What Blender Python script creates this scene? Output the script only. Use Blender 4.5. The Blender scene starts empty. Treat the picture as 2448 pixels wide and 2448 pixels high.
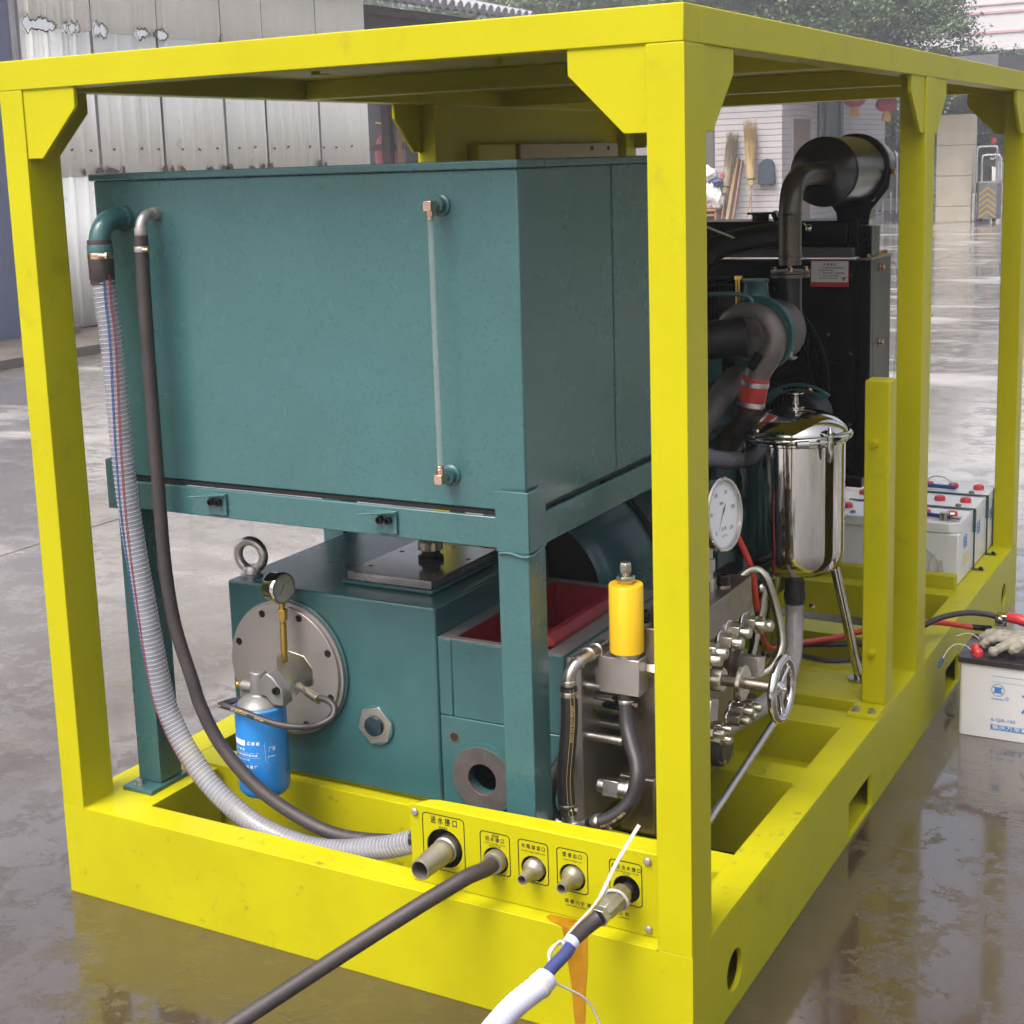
import bpy, bmesh, math, random
from mathutils import Vector, Matrix, noise

# ------------------------------------------------------------------ camera, world, sun, exposure
scene = bpy.context.scene
C = scene.collection
cam = bpy.data.cameras.new("camera")
cam_o = bpy.data.objects.new("camera", cam)
C.objects.link(cam_o)
cam_o.location = (0.90449, -2.24761, 1.60958)
cam_o.rotation_euler = (1.39101883, 0.03293362, 0.50931666)
cam.lens = 51.8887
cam.sensor_width = 36
cam.shift_x = 0.017828
cam.shift_y = -0.078481
cam.clip_start = 0.05
cam.clip_end = 900
scene.camera = cam_o

SUN_EL, SUN_AZ = math.radians(60), math.radians(197)     # azimuth from +Y, clockwise
world = bpy.data.worlds.new("World")
scene.world = world
world.use_nodes = True
nt = world.node_tree
bg = nt.nodes["Background"]
sky = nt.nodes.new("ShaderNodeTexSky")
sky.sky_type = 'NISHITA'
sky.sun_disc = False
sky.sun_elevation = SUN_EL
sky.sun_rotation = SUN_AZ
sky.air_density = 1.0
sky.dust_density = 8.0
sky.ozone_density = 1.0
hsv = nt.nodes.new("ShaderNodeHueSaturation")           # the cloud layer takes the blue out
hsv.inputs["Saturation"].default_value = 0.55
nt.links.new(sky.outputs[0], hsv.inputs["Color"])
nt.links.new(hsv.outputs[0], bg.inputs[0])
bg.inputs[1].default_value = 0.15

sun = bpy.data.lights.new("sun", 'SUN')
sun.energy = 0.7
sun.angle = math.radians(25)
sun.color = (1.0, 0.99, 0.97)
sun_o = bpy.data.objects.new("sun", sun)
C.objects.link(sun_o)
sd = Vector((math.sin(SUN_AZ) * math.cos(SUN_EL), math.cos(SUN_AZ) * math.cos(SUN_EL), math.sin(SUN_EL)))
sun_o.rotation_euler = (-sd).to_track_quat('-Z', 'Y').to_euler()

scene.view_settings.view_transform = 'Standard'
scene.view_settings.look = 'None'
scene.view_settings.exposure = 1.27
scene.view_settings.gamma = 1.0
scene.view_settings.use_curve_mapping = False
scene.render.engine = 'CYCLES'
scene.cycles.use_denoising = True
scene.cycles.denoising_input_passes = 'RGB_ALBEDO'
scene.cycles.max_bounces = 8
scene.cycles.diffuse_bounces = 4
scene.cycles.glossy_bounces = 4
scene.cycles.transparent_max_bounces = 12
scene.cycles.caustics_reflective = False
scene.cycles.caustics_refractive = False
scene.cycles.sample_clamp_indirect = 6.0
random.seed(7)

# ------------------------------------------------------------------ mesh helpers
def V(*a):
    return Vector(a)

def basis(axis, hint=None):
    a = Vector(axis).normalized()
    h = Vector(hint) if hint is not None else (V(0, 0, 1) if abs(a.z) < 0.9 else V(1, 0, 0))
    u = h.cross(a)
    if u.length < 1e-6:
        u = V(0, 1, 0).cross(a)
    u.normalize()
    return a, u, a.cross(u).normalized()

def smooth_path(pts, n=8, closed=False):
    """Catmull-Rom through the points"""
    P = [Vector(p) for p in pts]
    out = []
    m = len(P)
    for i in range(m if closed else m - 1):
        if closed:
            p0, p1, p2, p3 = P[i - 1], P[i], P[(i + 1) % m], P[(i + 2) % m]
        else:
            p1, p2 = P[i], P[i + 1]
            p0 = P[i - 1] if i > 0 else p1 * 2 - p2
            p3 = P[i + 2] if i + 2 < m else p2 * 2 - p1
        for k in range(n):
            t = k / n
            out.append(0.5 * ((2 * p1) + (p2 - p0) * t + (2 * p0 - 5 * p1 + 4 * p2 - p3) * t * t + (3 * p1 - p0 - 3 * p2 + p3) * t ** 3))
    if not closed:
        out.append(P[-1].copy())
    return out

def frames(path):
    """parallel-transport frames along a polyline"""
    fr = []
    u = None
    for i, p in enumerate(path):
        t = (path[min(i + 1, len(path) - 1)] - path[max(i - 1, 0)]).normalized()
        if u is None:
            _, u, w = basis(t)
        else:
            u = (u - t * u.dot(t)).normalized()
        fr.append((p, t, u, t.cross(u)))
    return fr

class MB:
    """collects shapes in one bmesh; build() links them as ONE object"""
    def __init__(self):
        self.b = bmesh.new()
    def poly(self, pts):
        try:
            return self.b.faces.new([self.b.verts.new(p) for p in pts])
        except ValueError:
            return None
    def box(self, x0, y0, z0, x1, y1, z1, mtx=None):
        x0, x1 = min(x0, x1), max(x0, x1); y0, y1 = min(y0, y1), max(y0, y1); z0, z1 = min(z0, z1), max(z0, z1)
        co = [(x0, y0, z0), (x1, y0, z0), (x1, y1, z0), (x0, y1, z0), (x0, y0, z1), (x1, y0, z1), (x1, y1, z1), (x0, y1, z1)]
        v = [self.b.verts.new(mtx @ Vector(c) if mtx else c) for c in co]
        for f in ((3, 2, 1, 0), (4, 5, 6, 7), (0, 1, 5, 4), (1, 2, 6, 5), (2, 3, 7, 6), (3, 0, 4, 7)):
            self.b.faces.new([v[i] for i in f])
        return self
    def ring(self, c, u, w, r, n, ph=0.0):
        return [self.b.verts.new(c + u * (r * math.cos(ph + 2 * math.pi * k / n)) + w * (r * math.sin(ph + 2 * math.pi * k / n))) for k in range(n)]
    def bridge(self, a, b):
        n = len(a)
        for k in range(n):
            self.b.faces.new((a[k], a[(k + 1) % n], b[(k + 1) % n], b[k]))
    def lathe(self, prof, origin, axis, n=32, cap0=True, cap1=True, hint=None, ph=0.0):
        """prof: list of (radius, distance along axis)"""
        a, u, w = basis(axis, hint)
        o = Vector(origin)
        prev = None
        rings = []
        for r, h in prof:
            rings.append(self.ring(o + a * h, u, w, max(r, 1e-5), n, ph))
        for i in range(len(rings) - 1):
            self.bridge(rings[i], rings[i + 1])
        if cap0: self.b.faces.new(rings[0][::-1])
        if cap1: self.b.faces.new(rings[-1])
        return self
    def cyl(self, p0, p1, r0, r1=None, n=24, caps=True, ph=0.0):
        p0, p1 = Vector(p0), Vector(p1)
        L = (p1 - p0).length
        return self.lathe([(r0, 0), (r0 if r1 is None else r1, L)], p0, p1 - p0, n, caps, caps, ph=ph)
    def tube(self, path, r, n=12, caps=True, closed=False):
        P = [Vector(p) for p in path]
        fr = frames(P)
        rings = []
        for i, (p, t, u, w) in enumerate(fr):
            rr = r[i] if hasattr(r, '__len__') else r
            rings.append(self.ring(p, u, w, rr, n))
        for i in range(len(rings) - 1):
            self.bridge(rings[i], rings[i + 1])
        if closed:
            a, b = rings[-1], rings[0]
            d = [(a[0].co - v.co).length for v in b]
            k = d.index(min(d))
            self.bridge(a, b[k:] + b[:k])
        elif caps:
            self.b.faces.new(rings[0][::-1]); self.b.faces.new(rings[-1])
        return self
    def torus(self, c, axis, R, r, n=32, m=12, sweep=(0, 1)):
        a, u, w = basis(axis)
        c = Vector(c)
        full = sweep == (0, 1)
        pts = []
        cnt = n if full else n + 1
        rings = []
        for k in range(cnt):
            t = 2 * math.pi * (sweep[0] + (sweep[1] - sweep[0]) * k / n)
            d = u * math.cos(t) + w * math.sin(t)
            rings.append([self.b.verts.new(c + d * (R + r * math.cos(2 * math.pi * j / m)) + a * (r * math.sin(2 * math.pi * j / m))) for j in range(m)])
        for k in range(cnt - 1):
            self.bridge(rings[k], rings[k + 1])
        if full: self.bridge(rings[-1], rings[0])
        else:
            self.b.faces.new(rings[0][::-1]); self.b.faces.new(rings[-1])
        return self
    def plate(self, outer, holes, o, u, v, t):
        """flat plate: outline and round/any holes in (u, v), thickness t along u x v"""
        o, u, v = Vector(o), Vector(u), Vector(v)
        nrm = u.cross(v).normalized()
        tmp = bmesh.new()
        ed = []
        for loop in [outer] + holes:
            vs = [tmp.verts.new(o + u * a + v * b) for a, b in loop]
            for k in range(len(vs)):
                ed.append(tmp.edges.new((vs[k], vs[(k + 1) % len(vs)])))
        bmesh.ops.triangle_fill(tmp, edges=ed, use_beauty=True, use_dissolve=False)
        bmesh.ops.recalc_face_normals(tmp, faces=tmp.faces)
        g = bmesh.ops.extrude_face_region(tmp, geom=list(tmp.faces))
        bmesh.ops.translate(tmp, verts=[e for e in g['geom'] if isinstance(e, bmesh.types.BMVert)], vec=nrm * t)
        bmesh.ops.recalc_face_normals(tmp, faces=tmp.faces)
        me = bpy.data.meshes.new("tmp"); tmp.to_mesh(me); tmp.free()
        self.b.from_mesh(me); bpy.data.meshes.remove(me)
        return self
    def prism(self, pts, o, u, v, t):
        return self.plate(pts, [], o, u, v, t)
    def ball(self, c, r, n=16, m=10, sc=(1, 1, 1)):
        prof = [(r * math.sin(math.pi * k / m), -r * math.cos(math.pi * k / m)) for k in range(m + 1)]
        s = len(self.b.verts)
        self.lathe(prof, (0, 0, 0), (0, 0, 1), n, False, False)
        self.b.verts.ensure_lookup_table()
        for q in self.b.verts[s:]:
            q.co = Vector(c) + Vector((q.co.x * sc[0], q.co.y * sc[1], q.co.z * sc[2]))
        return self
    def hexbolt(self, p, axis, r, h, washer=True, dome=False):
        p, a = Vector(p), Vector(axis).normalized()
        if washer:
            self.cyl(p, p + a * h * .22, r * 1.25, n=20)
            p = p + a * h * .22
        self.cyl(p, p + a * h, r, n=6, ph=.3)
        if dome:
            self.lathe([(r * .68, 0), (r * .68, h * .55), (r * .5, h * .85), (r * .2, h)], p + a * h, a, 16)
        return self
    def build(self, name, mat, parent=None, sharp=35, bevel=0.0, seg=2, kind=None, label=None, cat=None, group=None):
        bmesh.ops.recalc_face_normals(self.b, faces=self.b.faces)
        me = bpy.data.meshes.new(name)
        self.b.to_mesh(me); self.b.free()
        me.materials.append(mat)
        me.polygons.foreach_set("use_smooth", [True] * len(me.polygons))
        me.set_sharp_from_angle(angle=math.radians(sharp))
        o = bpy.data.objects.new(name, me)
        C.objects.link(o)
        if parent is not None:
            o.parent = parent
            root = Matrix.Identity(4)
            q = parent
            while q is not None:
                root = Matrix.Translation(q.location) @ root if q.parent is None else root
                q = q.parent
            o.matrix_parent_inverse = root.inverted() if parent.parent is None else Matrix.Identity(4)
        if bevel:
            m = o.modifiers.new("edge", 'BEVEL')
            m.width = bevel; m.segments = seg; m.limit_method = 'ANGLE'; m.angle_limit = math.radians(40)
            m.harden_normals = False
        if kind: o["kind"] = kind
        if label: o["label"] = label
        if cat: o["category"] = cat
        if group: o["group"] = group
        return o

def thing(name, label, cat, loc, group=None):
    o = bpy.data.objects.new(name, None)
    o.empty_display_size = 0.05
    C.objects.link(o)
    o.location = loc
    o["label"] = label; o["category"] = cat
    if group: o["group"] = group
    return o

def copy_thing(o, loc, label):
    """a thing with copies of its parts and sub-parts (mesh data shared)"""
    r = o.copy(); C.objects.link(r); r.location = loc; r["label"] = label
    for ch in list(o.children):
        c = ch.copy(); C.objects.link(c); c.parent = r; c.matrix_parent_inverse = ch.matrix_parent_inverse
        for g in list(ch.children):
            d = g.copy(); C.objects.link(d); d.parent = c; d.matrix_parent_inverse = g.matrix_parent_inverse
    return r

def circ(cx, cy, r, n=32):
    return [(cx + r * math.cos(2 * math.pi * k / n), cy + r * math.sin(2 * math.pi * k / n)) for k in range(n)]

def rrect(x0, y0, x1, y1, r, n=5):
    out = []
    for cx, cy, a0 in ((x1 - r, y0 + r, -90), (x1 - r, y1 - r, 0), (x0 + r, y1 - r, 90), (x0 + r, y0 + r, 180)):
        for k in range(n + 1):
            a = math.radians(a0 + 90 * k / n)
            out.append((cx + r * math.cos(a), cy + r * math.sin(a)))
    return out

_txt = {}
def text_geo(s):
    """(verts, faces) of a line of text of height 1, centred"""
    if s not in _txt:
        cu = bpy.data.curves.new("t", 'FONT'); cu.body = s; cu.size = 1.0
        cu.align_x = 'CENTER'; cu.align_y = 'CENTER'; cu.resolution_u = 2; cu.offset = .012
        o = bpy.data.objects.new("t", cu); C.objects.link(o)
        dg = bpy.context.evaluated_depsgraph_get()
        me = bpy.data.meshes.new_from_object(o.evaluated_get(dg))
        vs = [v.co.copy() for v in me.vertices]; fs = [tuple(p.vertices) for p in me.polygons]
        bpy.data.objects.remove(o); bpy.data.curves.remove(cu); bpy.data.meshes.remove(me)
        _txt[s] = (vs, fs)
    return _txt[s]

def add_text(mb, s, o, u, v, size, width=None):
    vs, fs = text_geo(s)
    o, u, v = Vector(o), Vector(u).normalized(), Vector(v).normalized()
    w = max(q.x for q in vs) - min(q.x for q in vs) if vs else 1
    kx = size if width is None else width / w
    nv = [mb.b.verts.new(o + u * (q.x * kx) + v * (q.y * size)) for q in vs]
    for f in fs:
        try: mb.b.faces.new([nv[i] for i in f])
        except ValueError: pass

def hose_text(mb, path, r, s, s0, ang, size, flip=1, hint=(0, -1, 0)):
    """text wrapped on a hose: s0 = arc length of its middle, ang = angle from the direction `hint`"""
    vs, fs = text_geo(s)
    acc = [0.0]
    for i in range(len(path) - 1):
        acc.append(acc[-1] + (path[i + 1] - path[i]).length)
    def at(d):
        d = min(max(d, 0.0), acc[-1] - 1e-6)
        i = 0
        while acc[i + 1] < d: i += 1
        f = (d - acc[i]) / max(acc[i + 1] - acc[i], 1e-9)
        p = path[i].lerp(path[i + 1], f)
        t = (path[min(i + 2, len(path) - 1)] - path[max(i - 1, 0)]).normalized()
        h = Vector(hint); h = (h - t * h.dot(t)).normalized()
        return p, t, h, t.cross(h)
    nv = []
    for q in vs:
        p, t, h, w = at(s0 + flip * q.x * size)
        a = ang + flip * q.y * size / r
        nv.append(mb.b.verts.new(p + (h * math.cos(a) + w * math.sin(a)) * (r + .0006)))
    for f in fs:
        try: mb.b.faces.new([nv[i] for i in f])
        except ValueError: pass

# ------------------------------------------------------------------ materials
def newmat(name):
    m = bpy.data.materials.new(name); m.use_nodes = True
    t = m.node_tree
    return m, t, t.nodes["Principled BSDF"]

def N(t, kind, **kw):
    n = t.nodes.new(kind)
    for k, v in kw.items():
        if k in n.inputs: n.inputs[k].default_value = v
        else: setattr(n, k, v)
    return n

def noise_node(t, scale, detail=3, rough=.5, stretch=None):
    tc = N(t, "ShaderNodeTexCoord")
    n = N(t, "ShaderNodeTexNoise"); n.inputs["Scale"].default_value = scale; n.inputs["Detail"].default_value = detail
    n.inputs["Roughness"].default_value = rough
    if stretch:
        mp = N(t, "ShaderNodeMapping"); mp.inputs["Scale"].default_value = stretch
        t.links.new(tc.outputs["Object"], mp.inputs[0]); t.links.new(mp.outputs[0], n.inputs["Vector"])
    else:
        t.links.new(tc.outputs["Object"], n.inputs["Vector"])
    return n

def ramp(t, src, a, b, c0=(0, 0, 0, 1), c1=(1, 1, 1, 1)):
    r = N(t, "ShaderNodeValToRGB")
    r.color_ramp.elements[0].position = a; r.color_ramp.elements[0].color = c0
    r.color_ramp.elements[1].position = b; r.color_ramp.elements[1].color = c1
    t.links.new(src, r.inputs[0])
    return r

def mixc(t, fac, a, b):
    m = N(t, "ShaderNodeMix"); m.data_type = 'RGBA'
    if hasattr(fac, 'links') or hasattr(fac, 'is_linked'): t.links.new(fac, m.inputs[0])
    else: m.inputs[0].default_value = fac
    for i, c in ((6, a), (7, b)):
        if isinstance(c, tuple): m.inputs[i].default_value = (*c, 1) if len(c) == 3 else c
        else: t.links.new(c, m.inputs[i])
    return m.outputs[2]

def M(name, col, rough=.5, metal=0.0, var=.15, scale=6, rvar=.1, bump=0.0, bscale=150, coat=0.0, dirt=None, dscale=14, dlo=.62, dhi=.72, stretch=None, spec=.5, dall=False):
    """painted / metal / rubber surface: tone mottling, uneven gloss, fine relief, optional dirt patches"""
    m, t, p = newmat(name)
    n = noise_node(t, scale, 4, .6, stretch)
    r = ramp(t, n.outputs[0], .3, .7)
    lo = tuple(c * (1 - var) for c in col); hi = tuple(min(1, c * (1 + var * .6)) for c in col)
    c = mixc(t, r.outputs[0], lo, hi)
    if dirt:
        n2 = noise_node(t, dscale, 6, .7)
        n3 = noise_node(t, 2.3, 2, .5)
        mul = N(t, "ShaderNodeMath", operation='MULTIPLY')
        r2 = ramp(t, n2.outputs[0], dlo, dhi); r3 = ramp(t, n3.outputs[0], .42, .62)
        t.links.new(r2.outputs[0], mul.inputs[0]); t.links.new(r3.outputs[0], mul.inputs[1])
        c = mixc(t, r2.outputs[0] if dall else mul.outputs[0], c, dirt)
    t.links.new(c, p.inputs["Base Color"])
    mr = N(t, "ShaderNodeMapRange"); mr.inputs[3].default_value = max(.02, rough - rvar); mr.inputs[4].default_value = min(1, rough + rvar)
    t.links.new(n.outputs[0], mr.inputs[0]); t.links.new(mr.outputs[0], p.inputs["Roughness"])
    p.inputs["Metallic"].default_value = metal
    p.inputs["Specular IOR Level"].default_value = spec
    if coat:
        p.inputs["Coat Weight"].default_value = coat; p.inputs["Coat Roughness"].default_value = .12
    if bump:
        nb = noise_node(t, bscale, 3, .6)
        bp = N(t, "ShaderNodeBump"); bp.inputs["Strength"].default_value = bump; bp.inputs["Distance"].default_value = .002
        t.links.new(nb.outputs[0], bp.inputs["Height"]); t.links.new(bp.outputs[0], p.inputs["Normal"])
    return m

YEL = M("yellow_paint", (.392, .364, .0025), .40, var=.06, scale=3, bump=.05, bscale=60, dirt=(.26, .215, .015), dscale=9, dlo=.56, dhi=.82, spec=.16)
YEL_DIRTY = M("scuffed_yellow_paint", (.392, .364, .003), .40, var=.09, scale=4, bump=.08, bscale=60, dirt=(.10, .085, .03), dscale=24, dlo=.60, dhi=.72, spec=.18)
TEAL = M("hammered_teal_paint", (.040, .108, .112), .27, var=.10, scale=4, bump=.15, bscale=130, dirt=(.027, .078, .082), dscale=130, dlo=.54, dhi=.66, dall=True)
TEAL_S = M("smooth_teal_paint", (.031, .097, .101), .30, var=.18, scale=6, bump=.12, bscale=70)
TURBO = M("sand_cast_turbo", (.16, .135, .125), .45, .5, var=.18, scale=14, bump=.3, bscale=140)
TEAL_D = M("engine_teal_paint", (.018, .075, .080), .42, var=.3, scale=8, bump=.2, bscale=60)
RED = M("dark_red_primer", (.21, .008, .011), .42, var=.3, scale=9, bump=.2, bscale=80)
STEEL = M("brushed_steel", (.50, .47, .44), .36, 1.0, var=.12, scale=30, bump=.05, bscale=300, stretch=(1, 1, 8))
STEEL_D = M("dull_steel", (.25, .21, .175), .42, 1.0, var=.3, scale=12, bump=.1, bscale=120)
MACH = M("machined_grey_steel", (.36, .33, .32), .46, .65, var=.10, scale=5, bump=.04, bscale=250)
CHROME = M("polished_stainless", (.52, .49, .46), .07, 1.0, var=.05, scale=3, rvar=.03)
ZINC = M("yellow_zinc_steel", (.46, .425, .35), .32, 1.0, var=.2, scale=20)
BRASS = M("brass", (.55, .36, .09), .33, 1.0, var=.2, scale=25)
COPPER = M("nickel_brass", (.62, .43, .32), .25, 1.0, var=.12, scale=25)
ALU = M("cast_aluminium", (.20, .195, .19), .48, .55, var=.15, scale=14, bump=.25, bscale=120)
BLACK = M("black_paint", (.0055, .005, .005), .30, var=.3, scale=7, bump=.05, bscale=90, spec=.3)
BLACK_M = M("matt_black", (.009, .008, .008), .5, var=.3, scale=9, bump=.15, bscale=90, spec=.3)
RUBBER = M("black_rubber", (.034, .026, .027), .55, var=.25, scale=16, bump=.25, bscale=160, dirt=(.11, .09, .085), dscale=30, dlo=.60, dhi=.75)
RUBBER_D = M("clean_black_rubber", (.022, .019, .020), .48, var=.2, scale=16, bump=.15, bscale=160)
IRON = M("raw_cast_iron", (.10, .085, .08), .55, .35, var=.3, scale=14, bump=.3, bscale=120)
RUSTPIPE = M("heat_browned_pipe", (.115, .098, .078), .38, .7, var=.45, scale=9, bump=.1, bscale=80, dirt=(.03, .02, .015), dscale=18, dlo=.5, dhi=.65)
BLUE = M("blue_paint", (.022, .20, .56), .32, var=.12, scale=8)
BLUEHOSE = M("blue_hose", (.035, .045, .16), .45, var=.2, scale=14)
AMBER = M("amber_yellow_paint", (.78, .47, .012), .35, var=.06, scale=8)
REDP = M("red_rubber", (.42, .030, .022), .5, var=.2, scale=18)
REDCAP = M("red_plastic", (.55, .035, .040), .35, var=.1, scale=20)
BLUECAB = M("blue_cable", (.02, .05, .20), .5, var=.15, scale=20)
WHITEP = M("white_plastic", (.65, .64, .64), .38, var=.05, scale=6, dirt=(.42, .40, .36), dscale=12, dlo=.58, dhi=.75)
WHITEV = M("white_vinyl_sleeve", (.42, .42, .51), .42, var=.05, scale=12, bump=.2, bscale=120)
NYLON = M("white_nylon", (.43, .41, .40), .4, var=.06, scale=20)
CREAM = M("cream_panel", (.27, .21, .085), .45, var=.06, scale=6)
PRINT = M("black_print", (.006, .006, .004), .6, var=.1)
PRINTW = M("white_print", (.68, .72, .78), .55, var=.1)
PRINTB = M("blue_print", (.05, .20, .52), .55, var=.1)
PRINTY = M("yellow_hose_print", (.50, .36, .14), .6, var=.3, scale=120)
DIAL = M("white_dial", (.74, .74, .76), .3, var=.02)
DIALC = M("cream_dial", (.24, .24, .16), .3, var=.03)
OPENING_SHADE = M("opening_shade", (.012, .010, .008), .8, var=.2)  # near-black colour that stands in for the shade inside openings
RUSTSTAIN = None
GLOVE = M("soiled_cotton", (.36, .33, .27), .9, var=.35, scale=40, bump=.9, bscale=260, dirt=(.16, .14, .11), dscale=18, dlo=.5, dhi=.7)

def clear_mat(name, col, alpha, rough=.18):
    m, t, p = newmat(name)
    n = noise_node(t, 30, 3)
    c = mixc(t, ramp(t, n.outputs[0], .35, .7).outputs[0], tuple(x * .8 for x in col), col)
    t.links.new(c, p.inputs["Base Color"])
    p.inputs["Roughness"].default_value = rough
    p.inputs["Alpha"].default_value = alpha
    return m
CLEAR = clear_mat("clear_pvc", (.30, .30, .345), .60)
MILKY = clear_mat("milky_pvc", (.42, .39, .37), .85, .3)
VESSEL = M("rolled_stainless", (.50, .47, .44), .07, 1.0, var=.10, scale=5, rvar=.04, stretch=(1, 1, .15))
_t = VESSEL.node_tree; _b = N(_t, "ShaderNodeBump"); _b.inputs["Strength"].default_value = .10; _b.inputs["Distance"].default_value = .004
_t.links.new(noise_node(_t, 16, 3, .6, (1, 1, .10)).outputs[0], _b.inputs["Height"]); _t.links.new(_b.outputs[0], _t.nodes["Principled BSDF"].inputs["Normal"])
RUSTSTAIN, _t, _p = newmat("rusty_water_stain")
_n = noise_node(_t, 26, 5, .65, (1, 1, .25)); _n2 = noise_node(_t, 9, 3, .5)
_t.links.new(mixc(_t, ramp(_t, _n.outputs[0], .3, .7).outputs[0], (.30, .115, .002), (.40, .20, .003)), _p.inputs["Base Color"])
_p.inputs["Roughness"].default_value = .35
_t.links.new(ramp(_t, _n2.outputs[0], .25, .55, (.45, .45, .45, 1), (.92, .92, .92, 1)).outputs[0], _p.inputs["Alpha"])
CLEARB = clear_mat("thin_clear_tube", (.42, .44, .43), .20)
GLASS = clear_mat("gauge_glass", (.8, .8, .8), .10, .05)
# ------------------------------------------------------------------ the yellow skid frame
X0, L, HB, H, ZT = -1.5225, 3.125, .214, 1.85, 1.79
frame = thing("skid_frame", "open yellow steel skid frame with flat roof carrying all the machinery", "frame", (-.76, 1.56, 0))
def fpart(name, mb, mat=YEL, bevel=.002, **k):
    return mb.build(name, mat, frame, bevel=bevel, **k)
# posts: front pair, middle pair, rear pair
for x0, x1 in ((X0, X0 + .063), (-.066, 0)):
    for y0, y1 in ((0, .095), (1.628, 1.725), (3.03, L)):
        fpart("post", MB().box(x0, y0, HB, x1, y1, ZT - .0003), bevel=.0014)
def weld(pts, r=.0024, seed=0):
    P = []
    for a, b in zip(pts[:-1], pts[1:]):
        a, b = Vector(a), Vector(b); k = max(2, int((b - a).length / .003))
        P += [a.lerp(b, i / k) for i in range(k)]
    P.append(Vector(pts[-1]))
    rr = [r * (1 + .28 * math.sin(i * 2.1 + seed) + .15 * noise.noise((i * .7, seed, 0))) for i in range(len(P))]
    fpart("weld_bead", MB().tube(P, rr, 7), bevel=0)
weld([(-.067, 0.0, HB), (-.067, .096, HB), (-.004, .096, HB)], seed=1)
weld([(-1.4585, .0, HB), (-1.4585, .096, HB), (X0 + .004, .096, HB)], seed=2)
weld([(-.067, 1.727, HB), (-.067, 1.627, HB), (-.003, 1.627, HB)], seed=3)
weld([(-.067, 3.12, HB), (-.067, 3.029, HB), (-.003, 3.029, HB)], seed=4)
weld([(-.067, .0035, ZT - .0005), (-.205, .0035, ZT - .0005)], .0016, 5)
weld([(X0 + .064, .0035, ZT - .0005), (X0 + .20, .0035, ZT - .0005)], .0016, 6)
weld([(-.0675, .0035, ZT - .138), (-.0675, .0035, ZT - .002)], .0014, 7)
weld([(-.0035, .0965, ZT - .138), (-.0035, .0965, ZT - .002)], .0014, 8)
# top beams and roof
fpart("top_beam", MB().box(X0, 0, ZT, 0, .062, H))
fpart("top_beam", MB().box(X0, L - .062, ZT, 0, L, H))
fpart("top_beam", MB().box(-.062, .0622, ZT, 0, L - .0622, H))
fpart("top_beam", MB().box(X0, .0622, ZT, X0 + .062, L - .0622, H))
for y in (.985, 2.06):
    fpart("roof_cross_beam", MB().box(X0 + .0622, y, ZT, -.0622, y + .05, 1.838))
fpart("roof_sheet", MB().box(X0 + .0622, .0622, 1.838, -.0622, L - .0622, 1.844), bevel=0)
for x, y in ((-1.03, .42), (-.62, 1.30), (-.62, .50)):
    fpart("lifting_tab", MB().box(x, y, 1.812, x + .003, y + .03, 1.837).box(x, y, 1.809, x + .03, y + .03, 1.812), YEL_DIRTY, bevel=0)
# corner gussets: (origin, direction along the beam, plate normal side)
def gusset(o, d, t):
    pts = [(0, 0), (.142, 0), (.142, -.042), (.042, -.140), (0, -.140)]
    fpart("gusset", MB().prism(pts, o, d, (0, 0, 1), t), bevel=.0012)
gz = ZT
gusset((-.066, .004, gz), (-1, 0, 0), .010)            # front plane, right post (u x v points to +y)
gusset((X0 + .063, .014, gz), (1, 0, 0), .010)
gusset((-.066, L - .014, gz), (-1, 0, 0), .010)
gusset((X0 + .063, L - .004, gz), (1, 0, 0), .010)
for xs, t in ((-.014, .010), (X0 + .004, .010)):
    for y, s in ((.095, 1), (1.628, -1), (1.725, 1), (3.03, -1)):
        x = xs if s > 0 else xs + .010
        gusset((x, y, gz), (0, s, 0), t)
# closed side panel and control cabinets in the rear left bay
fpart("side_panel", MB().box(X0 + .02, 1.728, 1.60, X0 + .026, 3.028, ZT - .001), bevel=.001)
cab = MB().box(X0 + .027, 2.145, .95, X0 + .075, 2.93, 1.672).build("control_cabinet", CREAM, frame, bevel=.004)
for y in (2.60, 2.74):
    MB().cyl((X0 + .075, y + .1, 1.652), (X0 + .079, y + .1, 1.652), .008, n=12).build("cabinet_screw", BLACK_M, cab)
fpart("relay_box", MB().box(X0 + .027, 1.885, 1.1, X0 + .065, 2.138, 1.672), YEL_DIRTY, bevel=.004)

# base: right rail is a box channel with two lifting holes and two fork pockets
pl = [(0, 0), (L, 0), (L, HB - .0085), (0, HB - .0085)]
pock = lambda a, b: [(a, .012), (b, .012), (b, .098), (a, .098)]
fpart("side_rail", MB().plate([(.0750, 0), (L, 0), (L, HB - .0085), (.0750, HB - .0085)], [circ(.213, .080, .041), circ(2.895, .080, .041), pock(.987, 1.185), pock(2.0, 2.172)], (-.010, 0, 0), (0, 1, 0), (0, 0, 1), .010), bevel=.0008)
fpart("side_rail_flange", MB().box(-.072, .0752, HB - .008, 0, L - .0752, HB), YEL_DIRTY, bevel=.001)
fpart("side_rail_web", MB().plate([(.0752, 0), (L - .0752, 0), (L - .0752, HB - .0085), (.0752, HB - .0085)], [pock(.987, 1.185), pock(2.0, 2.172)], (-.072, 0, 0), (0, 1, 0), (0, 0, 1), .008), bevel=0)
fpart("side_rail_bottom", MB().box(-.0635, .0755, .002, -.0105, L - .0755, .0095), bevel=0)
for a, b in ((.987, 1.185), (2.0, 2.172)):
    fpart("fork_pocket", MB().box(X0 + .10, a - .008, .004, -.0725, a - .001, .106).box(X0 + .10, b + .001, .004, -.0725, b + .008, .106).box(X0 + .10, a - .001, .099, -.0725, b + .001, .106).box(X0 + .10, a - .001, .004, -.0725, b + .001, .011), bevel=0)
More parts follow.
